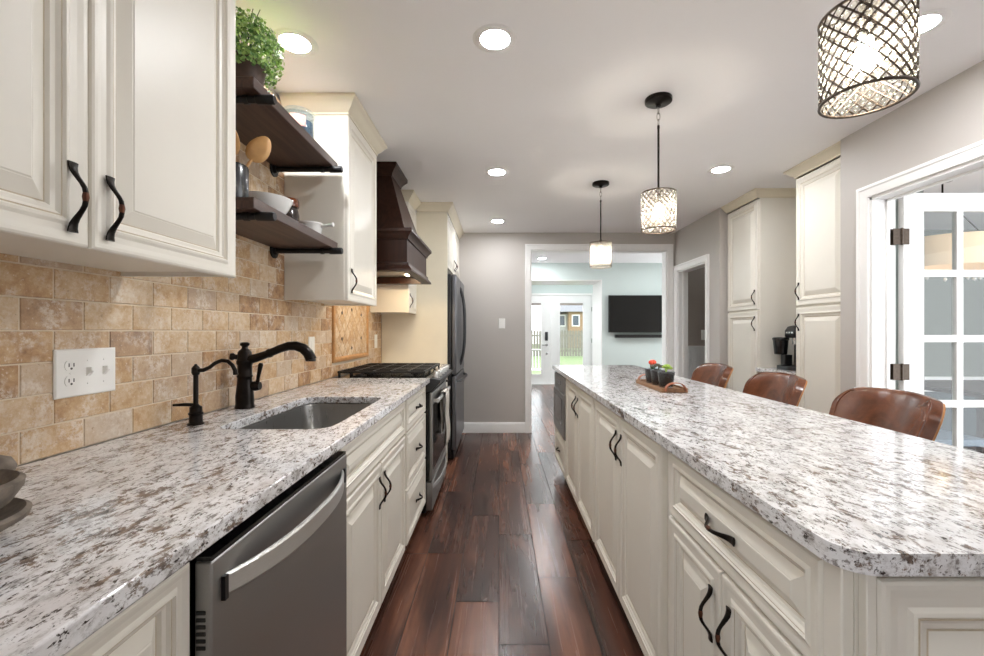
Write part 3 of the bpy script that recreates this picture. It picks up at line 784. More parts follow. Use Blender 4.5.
# ------------------------------------------------------------------ wall plates
def plate_L(label, yc, zc, wdt, ht, parts, name='switch_plate', cat='switch'):
    t = thing(name, label, cat, (XW, yc, zc)); Mx = frame((XW+0.0005, yc-wdt/2, zc-ht/2), (0, 1, 0), (0, 0, 1), (1, 0, 0))
    mb = MB(); mb.M = Mx; mb.panel(wdt, ht, [(0, 0), (0, 0.003), (0.003, 0.006), (0.006, 0.0065)]); mb.build('plate', 'plate_white', t, smooth=20)
    for kind, u in parts:
        mb = MB(); mb.M = Mx
        if kind == 'duplex':
            for dv in (-0.0195, 0.0195):
                v = ht/2+dv; r = []
                pts = [(u+0.0165*math.cos(a), v+max(-0.0125, min(0.0125, 0.0165*math.sin(a)))) for a in [2*PI*i/28 for i in range(28)]]
                mb = MB(); mb.M = Mx; mb.prism(pts, 2, 0.006, 0.0085); o = mb.build('socket', 'plate_white', t, smooth=30)
                q = MB(); q.M = Mx
                q.box(u-0.0075, u-0.005, v-0.003, v+0.006, 0.0075, 0.009).box(u+0.005, u+0.0075, v-0.003, v+0.006, 0.0075, 0.009)
                q.prism([(u+0.0028*math.cos(2*PI*i/10), v-0.0075+0.0028*math.sin(2*PI*i/10)) for i in range(10)], 2, 0.0075, 0.009)
                q.build('slots', 'grey_slot', o, smooth=0)
            q = MB(); q.M = Mx; q.prism([(u+0.003*math.cos(2*PI*i/10), ht/2+0.003*math.sin(2*PI*i/10)) for i in range(10)], 2, 0.006, 0.0078); q.build('screw', 'plate_white', t)
        elif kind == 'toggle':
            mb.hexa([(u-0.0055, ht/2-0.012, 0.006), (u+0.0055, ht/2-0.012, 0.006), (u+0.0055, ht/2+0.012, 0.006), (u-0.0055, ht/2+0.012, 0.006)],
                    [(u-0.004, ht/2+0.002, 0.019), (u+0.004, ht/2+0.002, 0.019), (u+0.004, ht/2+0.012, 0.019), (u-0.004, ht/2+0.012, 0.019)])
            mb.build('toggle', 'plate_white', t, smooth=0)
            for dv in (-0.03, 0.03):
                q = MB(); q.M = Mx; q.prism([(u+0.003*math.cos(2*PI*i/10), ht/2+dv+0.003*math.sin(2*PI*i/10)) for i in range(10)], 2, 0.006, 0.0076); q.build('screw', 'plate_white', t)
        else:
            mb.box(u-0.0165, u+0.0165, ht/2-0.034, ht/2+0.034, 0.006, 0.0085); mb.build('rocker', 'plate_white', t, bev=0.001)
    return t
plate_L('white triple wall plate with an outlet and two toggles, left of faucets', 1.152, 1.113, 0.170, 0.122, [('duplex', 0.038), ('toggle', 0.085), ('toggle', 0.132)], 'wall_plate', 'wall plate')
plate_L('white switch plate on the tiles between faucet and tile medallion', 2.535, 1.128, 0.075, 0.118, [('rocker', 0.0375)])
plate_L('small white wall plate on the tiles just right of the range', 3.86, 1.13, 0.075, 0.118, [('rocker', 0.0375)])

# ------------------------------------------------------------------ tile medallion behind the range
t = thing('tile_medallion', 'framed panel of diagonal stone tiles behind the range', 'wall panel', (XW, 3.235, 1.3))
mb = MB(); ya, yb, za, zb = 2.855, 3.615, 1.01, 1.604
mb.M = frame((XW-0.002, ya, za), (0, 1, 0), (0, 0, 1), (1, 0, 0))
W_, H_ = yb-ya, zb-za
prof = [(0, 0), (0, 0.012), (0.008, 0.016), (0.022, 0.016), (0.03, 0.012), (0.036, 0.006), (0.036, 0)]
mb.sweep([(0, 0, 0), (W_, 0, 0), (W_, H_, 0), (0, H_, 0)], (0, 0, 1), prof, True)
mb.build('border', 'liner', t, smooth=30)
mb = MB(); mb.M = frame((XW-0.002, ya+0.036, za+0.036), (0, 1, 0), (0, 0, 1), (1, 0, 0)); iw, ih = W_-0.072, H_-0.072
mb.m = 1; mb.box(0, iw, 0, ih, 0, 0.004)
mb.m = 0; rnd = random.Random(5)
def clip(poly, w0, h0):
    def cl(p, f, inter):
        r = []
        for i in range(len(p)):
            a, b_ = p[i-1], p[i]
            fa, fb = f(a), f(b_)
            if fa != fb: r.append(inter(a, b_))
            if fb: r.append(b_)
        return r
    for ax, lim, lo in ((0, 0, True), (0, w0, False), (1, 0, True), (1, h0, False)):
        f = (lambda q: q[ax] >= lim) if lo else (lambda q: q[ax] <= lim)
        def inter(a, b_):
            s_ = (lim-a[ax])/(b_[ax]-a[ax]); return (a[0]+s_*(b_[0]-a[0]), a[1]+s_*(b_[1]-a[1]))
        if len(poly) < 3: return []
        poly = cl(poly, f, inter)
    return poly
st = 0.0725; Lx = 0.145; hh = 0.0
q = 1/math.sqrt(2)
for i in range(-14, 18):
    for j in range(-14, 18):
        # herringbone-like diagonal blocks
        if (i+j) % 2: continue
        cx = iw/2+(i-j)*st*q*1.0; cy = ih/2+(i+j)*st*q*1.0
        for (dx, dy) in ((0, 0), (st*q, st*q)):
            c0, c1 = cx+dx, cy+dy; r = st*q-0.0025
            pl = clip([(c0-r, c1), (c0, c1-r), (c0+r, c1), (c0, c1+r)], iw, ih)
            if len(pl) >= 3:
                mb.c = (0.35+0.65*rnd.random(), rnd.random()*0.5, rnd.random(), 1)
                mb.prism(pl, 2, 0.003, 0.0065)
mb.c = (0, 0, 0, 1)
mb.build('tile_field', ['tile', 'grout'], t, smooth=0)
for (u, v) in ((0.13, 0.12), (0.33, 0.05), (0.55, 0.12), (0.33, 0.33), (0.13, 0.47), (0.55, 0.47), (0.13, 0.30), (0.55, 0.30)):
    q_ = MB(); q_.M = mb.M; q_.prism([(u-0.014, v), (u, v-0.014), (u+0.014, v), (u, v+0.014)], 2, 0.006, 0.0085); q_.build('accent_dot', 'bronze', t, smooth=0)

# ------------------------------------------------------------------ range
r = thing('gas_range', 'stainless and black gas range between the drawer cabinet and fridge panel', 'range', (-0.76, 3.23, 0))
RY0, RY1 = 2.853, 3.609
MB().box(XW+0.02, -0.478, RY0, RY1, 0.03, 0.895).build('body', 'black_enamel' if 'black_enamel' in M else 'black_gloss', r, smooth=0)
mb = MB()
for x in (-1.03, -0.54):
    for y in (RY0+0.05, RY1-0.05): mb.tube([(x, y, 0.0), (x, y, 0.031)], 0.018, 10)
mb.build('foot', 'black_plastic', r)
MB().box(XW+0.012, -0.47, RY0-0.002, RY1+0.002, 0.896, 0.912).build('cooktop', 'black_gloss', r, bev=0.003)
mb = MB(); mb.prism([(-0.478, 0.82), (-0.443, 0.82), (-0.385, 0.885), (-0.383, 0.897), (-0.392, 0.902), (-0.478, 0.918)], 1, RY0, RY1); mb.build('control_panel', 'dark_steel', r, bev=0.003)
for k in range(5):
    y = RY0+0.10+0.139*k
    kk = MB(); kk.M = Matrix.Translation((-0.428, y, 0.909)) @ Matrix.Rotation(math.radians(14), 4, 'Y')
    kk.lathe([(0.027, 0), (0.027, 0.006), (0.022, 0.008), (0.0205, 0.030), (0.017, 0.035), (0, 0.036)], (0, 0, 0), 20)
    kk.box(-0.019, 0.019, -0.005, 0.005, 0.030, 0.041)
    kk.build('knob', 'steel_light', r, smooth=40)
d = MB().box(-0.455, -0.437, RY0+0.004, RY1-0.004, 0.235, 0.815).build('oven_door', 'steel', r, bev=0.004)
MB().box(-0.477, -0.4555, RY0+0.008, RY1-0.008, 0.24, 0.81).build('door_core', 'black_gloss', d, smooth=0)
MB().box(-0.4385, -0.4355, RY0+0.045, RY1-0.045, 0.30, 0.735).build('oven_window', 'black_gloss', d, smooth=0)
mb = MB()
mb.prism([(-0.405, 0.742), (-0.398, 0.748), (-0.396, 0.766), (-0.402, 0.774), (-0.412, 0.772), (-0.414, 0.748)], 1, RY0+0.035, RY1-0.035)
for y in (RY0+0.06, RY1-0.06): mb.box(-0.44, -0.405, y-0.012, y+0.012, 0.747, 0.769)
mb.build('door_handle', 'steel_light', d, bev=0.002)
dr = MB().box(-0.477, -0.437, RY0+0.004, RY1-0.004, 0.045, 0.228).build('storage_drawer', 'steel', r, bev=0.004)
rr = []
for i in range(17):
    q = -1+2*i/16; y = (RY0+RY1)/2+0.34*q; a = 1-abs(q)**2.5; x = -0.437+0.035*a
    rr.append([(x-0.008, y, 0.175), (x, y, 0.177), (x, y, 0.201), (x-0.008, y, 0.203)])
MB().loft(rr).build('drawer_handle', 'steel_light', dr, smooth=40)
for g in range(3):
    y0 = RY0+0.012+g*0.245; y1 = y0+0.241; mb = MB(); x0, x1 = XW+0.03, -0.485; zt = 0.942
    for y in (y0+0.008, y1-0.008): mb.box(x0, x1, y-0.007, y+0.007, zt, zt+0.015)
    for x in (x0+0.007, x1-0.007): mb.box(x-0.007, x+0.007, y0, y1, zt, zt+0.015)
    for k in range(1, 5):
        x = x0+(x1-x0)*k/5; mb.box(x-0.005, x+0.005, y0, y1, zt+0.002, zt+0.017)
    for k in (1, 2):
        y = y0+0.241*k/3; mb.box(x0, x1, y-0.005, y+0.005, zt+0.002, zt+0.017)
    for x in (x0+0.01, x1-0.01):
        for y in (y0+0.01, y1-0.01): mb.box(x-0.007, x+0.007, y-0.006, y+0.006, 0.9125, zt+0.002)
    mb.build('grate', 'black_iron', r, bev=0.002)
for x in (-0.95, -0.63):
    for y in (RY0+0.13, RY0+0.378, RY1-0.13):
        MB().lathe([(0.045, .9125), (.045, .918), (.03, .92), (.03, .926), (0, .927)], (x, y, 0), 20).build('burner', 'black_iron', r)

# towel over the oven handle
tw = thing('hand_towel', 'pale grey towel hung over the oven door handle', 'towel', (-0.40, 3.30, 0.5))
def towel_layer(x0, dz, y0, y1, ztop, zbot, ph):
    n = 22; k = 10; front_ = []
    vs = []; fs = []
    for i in range(k+1):
        z = ztop+(zbot-ztop)*i/k
        for j in range(n+1):
            u = j/n; y = y0+(y1-y0)*u+0.006*math.sin(i*0.9+ph)
            am = 0.003+0.010*i/k
            vs.append((x0+am*math.sin(u*16+ph)+0.003*math.sin(i+ph), y, z))
    for i in range(k):
        for j in range(n): a = i*(n+1)+j; fs.append((a, a+1, a+n+2, a+n+1))
    return vs, fs
mb = MB(); mb.add(*towel_layer(-0.384, 0, 3.13, 3.33, 0.776, 0.40, 0.4)); mb.add(*towel_layer(-0.424, 0, 3.14, 3.33, 0.776, 0.48, 1.3))
nn = 22; vs = []; fs = []
for j in range(nn+1):
    u = j/nn
    for i in range(7):
        a = PI*i/6; vs.append((-0.404+0.02*math.cos(a)+(0.003*math.sin(u*16+0.4) if i < 2 else 0), 3.13+0.2*u, 0.776+0.008*math.sin(a)))
for j in range(nn):
    for i in range(6): a = j*7+i; fs.append((a, a+1, a+8, a+7))
mb.add(vs, fs)
o = mb.build('cloth', 'towel', tw, smooth=80)
m_ = o.modifiers.new('solid', 'SOLIDIFY'); m_.thickness = 0.004; m_.offset = 0
mb = MB(); vs, fs = towel_layer(-0.3815, 0, 3.13, 3.33, 0.46, 0.43, 0.4); mb.add(vs, fs); 

# ------------------------------------------------------------------ fridge
fr = thing('refrigerator', 'stainless steel french-door refrigerator past the tall cream panel', 'refrigerator', (-0.75, 4.56, 0))
FY0, FY1 = 4.095, 5.01
MB().box(XW+0.02, -0.45, FY0, FY1, 0.03, 1.755).build('body', 'dark_steel', fr, bev=0.004)
MB().box(-0.45, -0.425, FY0+0.02, FY1-0.02, 0.02, 0.09).build('toe_grille', 'black_plastic', fr, smooth=0)
mid = (FY0+FY1)/2
for ya, yb, hy in ((FY0+0.002, mid-0.003, mid-0.045), (mid+0.003, FY1-0.002, mid+0.045)):
    d = MB().box(-0.446, -0.40, ya, yb, 0.805, 1.752).build('fridge_door', 'steel_fridge', fr, bev=0.012, seg=3)
    mb = MB(); pts = []
    for i in range(15):
        q = -1+2*i/14; pts.append((-0.40+0.05*(1-abs(q)**3)-0.006, hy, 1.27+0.40*q))
    mb.tube(pts, 0.012, 10); mb.build('handle', 'dark_steel', d, smooth=50)
d = MB().box(-0.446, -0.40, FY0+0.002, FY1-0.002, 0.1, 0.797).build('freezer_drawer', 'steel_fridge', fr, bev=0.012, seg=3)
mb = MB(); pts = [(-0.40+0.055*(1-abs(-1+2*i/14)**4)-0.006, mid+0.40*(-1+2*i/14), 0.74) for i in range(15)]
mb.tube(pts, 0.013, 10); mb.build('handle', 'dark_steel', d, smooth=50)

# tall panel before the fridge and the cabinet above it
p = thing('tall_panel', 'tall cream side panel standing between the range corner and fridge', 'cabinet panel', (-0.78, 4.06, 0))
MB().box(XW+0.002, -0.48, 4.05, 4.075, 0, 2.315).build('panel_board', 'cream_warm', p, bev=0.0015)
uc = thing('upper_cabinet', 'cream two-door cabinet above the refrigerator', 'cabinet', (-0.78, 4.6, 1.8))
MB().box(XW+0.002, -0.495, 4.077, YB-0.002, 1.80, 2.315).build('body', 'cream', uc, smooth=0)
front(uc, 'L', -0.495, 4.085, 4.66, 1.81, 2.305, 'door', (False, 0.535, 0.10), 0.9, L=0.11)
front(uc, 'L', -0.495, 4.666, 5.235, 1.81, 2.305, 'door', (False, 0.04, 0.10), 0.9, L=0.11)
crown(uc, [(-0.762, 4.05, 2.316), (-0.476, 4.05, 2.316), (-0.476, YB-0.001, 2.316)], True)

# ------------------------------------------------------------------ left upper cabinets
XU = -0.785
def upper(label, ya, yb, z0=1.378, zt=2.325):
    t = thing('upper_cabinet', label, 'cabinet', ((XW+XU)/2, (ya+yb)/2, z0))
    mb = MB(); e = 0.018
    # carcass with a recessed underside
    mb.box(XW+0.002, XU, ya, yb, z0+0.012, zt)
    mb.box(XW+0.002, XU, ya, ya+e, z0, z0+0.012).box(XW+0.002, XU, yb-e, yb, z0, z0+0.012).box(XU-e, XU, ya+e, yb-e, z0, z0+0.012)
    mb.build('body', 'cream', t, smooth=0)
    return t
u = upper('large cream two-door wall cabinet in the left foreground', 0.36, 1.275)
front(u, 'L', XU, 0.362, 0.816, 1.374, 2.318, 'door', (False, 0.418, 0.085))
front(u, 'L', XU, 0.820, 1.273, 1.374, 2.318, 'door', (False, 0.035, 0.085))
crown(u, [(XW+0.002, 0.36, 2.3155), (XU+0.018, 0.36, 2.3155), (XU+0.018, 1.275, 2.3155), (XW+0.002, 1.275, 2.3155)], True)
u = upper('cream single-door wall cabinet between the shelves and the hood', 2.215, 2.735)
front(u, 'L', XU, 2.217, 2.733, 1.374, 2.318, 'door', (False, 0.045, 0.105))
crown(u, [(XW+0.002, 2.215, 2.3155), (XU+0.018, 2.215, 2.3155), (XU+0.018, 2.735, 2.3155), (XW+0.002, 2.735, 2.3155)], True)
u = upper('narrow cream wall cabinet between the hood and the tall panel', 3.70, 4.048)
front(u, 'L', XU, 3.702, 4.046, 1.374, 2.318, 'door', (False, 0.04, 0.105), 0.9)
crown(u, [(XW+0.002, 3.70, 2.3155), (XU+0.018, 3.70, 2.3155), (XU+0.018, 3.9945, 2.3155)], True)

# ------------------------------------------------------------------ hood
hd = thing('range_hood', 'dark wood tapered range hood above the gas range', 'range hood', (-0.85, 3.23, 1.61))
HY0, HY1, HX = 2.85, 3.61, -0.60
mb = MB()
mb.box(XW+0.001, HX, HY0, HY0+0.02, 1.655, 1.862).box(XW+0.001, HX, HY1-0.02, HY1, 1.655, 1.862).box(HX-0.02, HX, HY0+0.02, HY1-0.02, 1.655, 1.862).box(XW+0.001, HX, HY0, HY1, 1.862, 1.88)
mb.build('lower_box', 'hood', hd, bev=0.001)
sweep_pts = lambda z: [(XW+0.002, HY0, z), (HX, HY0, z), (HX, HY1, z), (XW+0.002, HY1, z)]
mb = MB(); mb.sweep(sweep_pts(1.82), (0, 0, 1), [(0, 0), (-0.008, 0), (-0.010, 0.012), (-0.02, 0.028), (-0.03, 0.04), (-0.038, 0.046), (-0.038, 0.066), (0, 0.066)]); mb.build('top_moulding', 'hood', hd, smooth=30)
mb = MB(); mb.sweep(sweep_pts(1.608), (0, 0, 1), [(0, 0.062), (-0.010, 0.058), (-0.014, 0.038), (-0.034, 0.014), (-0.036, 0), (0.03, 0), (0.03, 0.05), (0, 0.062)]); mb.build('bottom_lip', 'hood', hd, smooth=30)
mb = MB()
b0 = [(XW+0.001, 2.89, 1.885), (-0.62, 2.89, 1.885), (-0.62, 3.57, 1.885), (XW+0.001, 3.57, 1.885)]
b1 = [(XW+0.001, 3.09, 2.33), (-0.765, 3.09, 2.33), (-0.765, 3.37, 2.33), (XW+0.001, 3.37, 2.33)]
mb.hexa(b0, b1); mb.build('chimney', 'hood', hd, bev=0.002)
mb = MB(); mb.sweep([(XW+0.002, 3.09, 2.315), (-0.765, 3.09, 2.315), (-0.765, 3.37, 2.315), (XW+0.002, 3.37, 2.315)], (0, 0, 1), [(0, 0), (-0.01, 0), (-0.012, 0.015), (-0.03, 0.04), (-0.045, 0.055), (-0.05, 0.062), (-0.05, 0.084), (0, 0.084)]); mb.build('crown_moulding', 'hood', hd, smooth=30)
MB().box(XW+0.02, HX-0.022, HY0+0.022, HY1-0.022, 1.66, 1.672).build('filter_liner', 'steel', hd, smooth=0)
for y in (3.04, 3.42):
    MB().lathe([(0.032, 1.6595), (0.032, 1.655), (0.0, 1.655)], (-0.70, y, 0), 18).build('lamp', 'hood_lamp', hd)
# ------------------------------------------------------------------ open shelves
def shelf(label, zb):
    t = thing('wall_shelf', label, 'shelf', (-0.94, 1.80, zb), 'dark wood pipe-bracket shelves')
    MB().box(XW+0.002, -0.80, 1.425, 2.17, zb, zb+0.038).build('board', 'shelf', t, bev=0.003)
    for y in (1.475, 2.11):
        mb = MB(); z = zb-0.0135
        mb.tube([(XW+0.001, y, z), (-0.775, y, z)], 0.0125, 12)
        mb.tube([(-0.82, y, z), (-0.815, y, z), (-0.76, y, z), (-0.756, y, z)], [0.0125, 0.016, 0.016, 0.013], 14)
        mb.tube([(-0.86, y, z), (-0.845, y, z)], 0.0155, 12)
        mb.tube([(XW+0.001, y, z), (XW+0.007, y, z), (XW+0.007, y, z), (XW+0.02, y, z)], [0.036, 0.036, 0.02, 0.018], 18)
        mb.build('pipe_bracket', 'black_iron', t, smooth=40)
    return t
shelf('upper dark wood shelf holding a plant and a glass jar', 2.014)
shelf('lower dark wood shelf holding white dishes and wooden spoons', 1.620)
Z1, Z2 = 1.6585, 2.0525

# plant in a brown pot
pl = thing('potted_boxwood', 'bushy green boxwood in a brown pot on the upper shelf', 'plant', (-0.90, 1.55, Z2))
MB().lathe([(0, Z2+.0005), (.05, Z2+.0005), (.055, Z2+.01), (.07, Z2+.10), (.074, Z2+.105), (.074, Z2+.118), (.066, Z2+.118), (.064, Z2+.10), (0, Z2+.10)], (-0.905, 1.55, 0), 24).build('pot', 'brown_glaze' if False else 'pot_dark', pl, smooth=40)
mb = MB(); rnd = random.Random(21); cx, cy, cz = -0.885, 1.545, Z2+0.16
for i in range(2000):
    th = rnd.random()*2*PI; ph = math.acos(rnd.uniform(-0.75, 1)); rr = (0.55+0.45*rnd.random()**0.5)
    d = Vector((math.sin(ph)*math.cos(th), math.sin(ph)*math.sin(th), math.cos(ph)))
    p = Vector((cx+0.105*rr*d.x, cy+0.145*rr*d.y, cz+(0.115 if d.z > 0 else 0.13)*rr*d.z))
    if p.x < XW+0.006: continue
    sz = rnd.uniform(0.010, 0.017)
    a = Vector((rnd.uniform(-1, 1), rnd.uniform(-1, 1), rnd.uniform(-.4, 1))).normalized(); n = (d+Vector((rnd.uniform(-1, 1), rnd.uniform(-1, 1), rnd.uniform(-1, 1)))*0.7).normalized()
    a = (a-n*a.dot(n)).normalized(); b_ = n.cross(a)
    mb.c = (rnd.random(), rnd.random(), rnd.random(), 1)
    mb.add([p, p+a*sz*0.5+b_*sz*0.42+n*0.001, p+a*sz*1.2, p+a*sz*0.5-b_*sz*0.42+n*0.001], [(0, 1, 2, 3)])
mb.c = (0, 0, 0, 1)
mb.build('foliage', 'leaf', pl, smooth=0)
mb = MB()
for i in range(22):
    th = rnd.random()*2*PI; d = Vector((math.cos(th)*0.08, math.sin(th)*0.1, rnd.uniform(0.09, 0.19)))
    a = Vector((-0.905, 1.55, Z2+0.10)); mb.tube([a, a+Vector((d.x*0.3, d.y*0.3, d.z*0.6)), a+d], 0.0014, 5)
mb.build('stems', 'cactus_green', pl)

cr = thing('wooden_crate', 'small brown wooden box on the upper shelf behind the plant', 'box', (-1.0, 1.80, Z2))
mb = MB(); x0, x1, y0, y1, h_ = -1.075, -0.965, 1.72, 1.84, 0.11
mb.box(x0, x1, y0, y1, Z2+.0005, Z2+.01).box(x0, x0+.01, y0, y1, Z2+.01, Z2+h_).box(x1-.01, x1, y0, y1, Z2+.01, Z2+h_).box(x0+.01, x1-.01, y0, y0+.01, Z2+.01, Z2+h_).box(x0+.01, x1-.01, y1-.01, y1, Z2+.01, Z2+h_)
mb.build('box', 'crate', cr, smooth=0)

j = thing('glass_jar', 'round glass jar of blue-grey contents with a faded red label, upper shelf', 'jar', (-0.885, 1.93, Z2))
jc = (-0.885, 1.93, 0); k = Z2+0.0005
mb = MB(); mb.lathe([(0.0, k), (.06, k), (.064, k+.006), (.064, k+.105), (.060, k+.112), (.060, k+.12), (.057, k+.12), (.057, k+.11), (.061, k+.10), (.061, k+.008), (.0, k+.006)], jc, 28); mb.build('glass', 'jar_glass', j, smooth=40)
MB().lathe([(0, k+.008), (.0595, k+.008), (.0595, k+.085), (.04, k+.092), (0, k+.094)], jc, 24).build('contents', 'blue_fill', j, smooth=40)
MB().lathe([(.066, k+.116), (.067, k+.12), (.067, k+.128), (.06, k+.134), (.0, k+.136)], jc, 28).build('lid', 'jar_glass', j, smooth=40)
mb = MB(); n_ = 14
vs = []
for i in range(n_+1):
    a = math.radians(-160+120*i/n_)
    for z in (k+.05, k+.098): vs.append((jc[0]+.0648*math.cos(a), jc[1]+.0648*math.sin(a), z))
mb.add(vs, [(2*i, 2*i+2, 2*i+3, 2*i+1) for i in range(n_)])
mb.build('label', 'red_label', j)

# lower shelf items
cn = thing('utensil_crock', 'charcoal crock at the near end of the lower shelf', 'crock', (-0.945, 1.52, Z1))
k = Z1+.0005
MB().lathe([(0, k), (.05, k), (.055, k+.006), (.055, k+.13), (.052, k+.135), (.049, k+.13), (.049, k+.012), (0, k+.01)], (-0.93, 1.515, 0), 24).build('crock_body', 'crock_dark', cn, smooth=40)
def spoon(name, label, base, top, head, slot=False):
    t = thing(name, label, 'utensil', base, 'wooden utensils in the crock')
    b0, t0 = Vector(base), Vector(top); d = (t0-b0).normalized()
    mb = MB(); mb.tube([b0, b0+(t0-b0)*0.5, t0], [.006, .0055, .005], 10)
    mb.build('handle', 'spoon', t)
    side = Vector((0.86, 0.5, 0)).normalized(); side = (side-d*side.dot(d)).normalized(); nn_ = d.cross(side)
    mb = MB(); n = 20; L = head[1]; Wd = head[0]
    def ov(off, sc_, dep):
        r = []
        for i in range(n):
            a = 2*PI*i/n; u = math.sin(a); v = math.cos(a)
            wv = Wd*(1-0.18*v)
            r.append(t0+d*(L*0.92+L*sc_*v)+side*(wv*sc_*u)+nn_*(off+dep))
        return r
    if slot:
        mb.loft([ov(-.004, .96, 0), ov(-.002, 1, 0), ov(.002, 1, 0), ov(.004, .96, 0)])
        o = mb.build('blade', 'spoon', t, smooth=40)
        q = MB()
        for s_ in (-0.35, 0.0, 0.35):
            c0 = t0+d*(L*0.6)+side*(Wd*s_); c1 = t0+d*(L*1.35)+side*(Wd*s_)
            for e_ in (-1, 1):
                q.add([c0-side*.003+nn_*.0045*e_, c0+side*.003+nn_*.0045*e_, c1+side*.003+nn_*.0045*e_, c1-side*.003+nn_*.0045*e_], [(0, 1, 2, 3)])
        q.build('slots', 'dark_glaze', o, smooth=0)
    else:
        mb.loft([ov(-.010, .55, 0), ov(-.007, .85, 0), ov(0, 1.0, 0), ov(.003, .98, 0), ov(-.001, .8, 0), ov(-.005, .4, 0)])
        mb.build('bowl', 'spoon', t, smooth=60)
    return t
spoon('wooden_spoon', 'solid wooden spoon leaning right out of the charcoal crock', (-0.945, 1.50, Z1+.015), (-0.875, 1.545, 1.825), (.036, .055))
spoon('slotted_spatula', 'slotted wooden turner standing upright in the charcoal crock', (-0.915, 1.535, Z1+.015), (-0.915, 1.49, 1.82), (.034, .058), True)

bw = thing('serving_bowl', 'wide pale grey bowl on the lower shelf', 'bowl', (-0.95, 1.755, Z1)); k = Z1+.0005
MB().lathe([(0, k), (.05, k), (.052, k+.008), (.085, k+.05), (.103, k+.085), (.105, k+.092), (.101, k+.093), (.082, k+.055), (.045, k+.014), (0, k+.012)], (-0.945, 1.76, 0), 36).build('bowl_body', 'ceramic', bw, smooth=50)
ct = thing('small_crock', 'small brown-topped stoneware crock behind the bowls, lower shelf', 'crock', (-0.985, 2.04, Z1)); k = Z1+.0005
MB().lathe([(0, k), (.04, k), (.046, k+.01), (.05, k+.06), (.049, k+.10), (.044, k+.125), (.04, k+.135)], (-0.985, 2.04, 0), 28).build('crock_body', 'dark_glaze', ct, smooth=40)
MB().lathe([(.0405, k+.135), (.046, k+.137), (.049, k+.145), (.049, k+.165), (.044, k+.175), (0, k+.178)], (-0.985, 2.04, 0), 28).build('lid', 'brown_glaze', ct, smooth=40)
dsh = thing('handled_dish', 'small white handled baking dish at the far end of the lower shelf', 'dish', (-0.875, 2.05, Z1)); k = Z1+.0005
MB().lathe([(0, k), (.045, k), (.048, k+.006), (.056, k+.055), (.059, k+.058), (.059, k+.064), (.053, k+.064), (.045, k+.012), (0, k+.01)], (-0.885, 2.045, 0), 32).build('dish_body', 'ceramic', dsh, smooth=40)
MB().tube([(-0.832, 2.045, k+.05), (-0.815, 2.045, k+.053), (-0.79, 2.045, k+.057), (-0.775, 2.045, k+.058), (-0.772, 2.045, k+.058)], [.009, .008, .008, .011, .006], 12).build('handle', 'ceramic', dsh, smooth=50)

# stone bowl at the near end of the counter
sb = thing('stone_saucer', 'weathered grey-brown round saucer on the worktop in the left corner', 'saucer', (-0.80, 0.605, ZT)); k = ZT+.0008
MB().lathe([(0, k), (0.0506, k), (0.0552, k+.004), (0.0828, k+.014), (0.1030, k+.026), (0.1058, k+.034), (0.0994, k+.038), (0.0782, k+.026), (0.0460, k+.018), (0, k+.017)], (-0.80, 0.605, 0), 44).build('saucer_body', 'stoneware', sb, smooth=50)
sb = thing('stone_bowl', 'weathered grey-brown stone bowl standing on the round saucer', 'bowl', (-0.805, 0.61, ZT+.018)); k = ZT+.0185
MB().lathe([(0, k), (0.0504, k), (0.0560, k+.006), (0.0840, k+.03), (0.0974, k+.052), (0.0986, k+.062), (0.0918, k+.066), (0.0806, k+.052), (0.0560, k+.022), (0, k+.015)], (-0.805, 0.61, 0), 44).build('bowl_body', 'stoneware', sb, smooth=50)
ps = thing('stone_pestle', 'round-ended grey-brown stone pestle leaning in the stone bowl', 'pestle', (-0.825, 0.615, ZT+.035))
MB().tube([(x+0.0, y-0.005, z-0.012) for x, y, z in ((-0.862, 0.655, ZT+.052), (-0.86, 0.657, ZT+.054), (-0.845, 0.672, ZT+.066), (-0.825, 0.70, ZT+.085), (-0.815, 0.715, ZT+.095), (-0.808, 0.723, ZT+.10), (-0.803, 0.729, ZT+.104))], [.006, .014, .013, .012, .018, .018, .008], 16).build('pestle_body', 'stoneware', ps, smooth=60)

# ------------------------------------------------------------------ island
IX0, IX1, IY0, IY1 = 0.477, 1.21, 0.60, 3.93
def corner_poly():
    r1 = 0.05; pts = []
    for i in range(8):
        a = math.radians(180+90*i/7); pts.append((IX0+r1+r1*math.cos(a), IY0+r1+r1*math.sin(a)))
    for cx, cy, a0 in ((IX1-.05, IY0+.05, 270), (IX1-.05, IY1-.05, 0), (IX0+.02, IY1-.02, 90)):
        r = .05 if cx > 0.6 else .02
        for i in range(8):
            a = math.radians(a0+90*i/7); pts.append((cx+r*math.cos(a), cy+r*math.sin(a)))
    return pts
tag(slab('island_worktop', corner_poly(), ZB, ZT, bev=0.007), 'long speckled granite island worktop with a rounded near corner', 'worktop')
XI = 0.515
IXB = 0.98
def island_cab(label, ya, yb):
    t = thing('island_cabinet', label, 'cabinet', ((XI+IXB)/2, (ya+yb)/2, 0))
    MB().box(XI, IXB, ya+0.0008, yb-0.0008, 0.10, 0.8815).box(XI+0.07, IXB, ya+0.0008, yb-0.0008, 0, 0.10).build('body', 'cream', t, smooth=0)
    return t
A = island_cab('cream island cabinet with a drawer over two doors at the near end', 0.632, 1.288)
front(A, 'R', XI, 0.672, 1.275, 0.69, 0.868, 'drawer', (True, 0.30, 0.089), 0.74)
front(A, 'R', XI, 0.672, 0.972, 0.11, 0.682, 'door', (False, 0.262, 0.455))
front(A, 'R', XI, 0.976, 1.275, 0.11, 0.682, 'door', (False, 0.038, 0.455))
MB().box(XI-0.0195, XI, 0.632, 0.669, 0.10, 0.8815).build('corner_post', 'cream', A, bev=0.003)
B = island_cab('cream two-door island cabinet in the middle, left of the drawer cabinet', 1.288, 2.278)
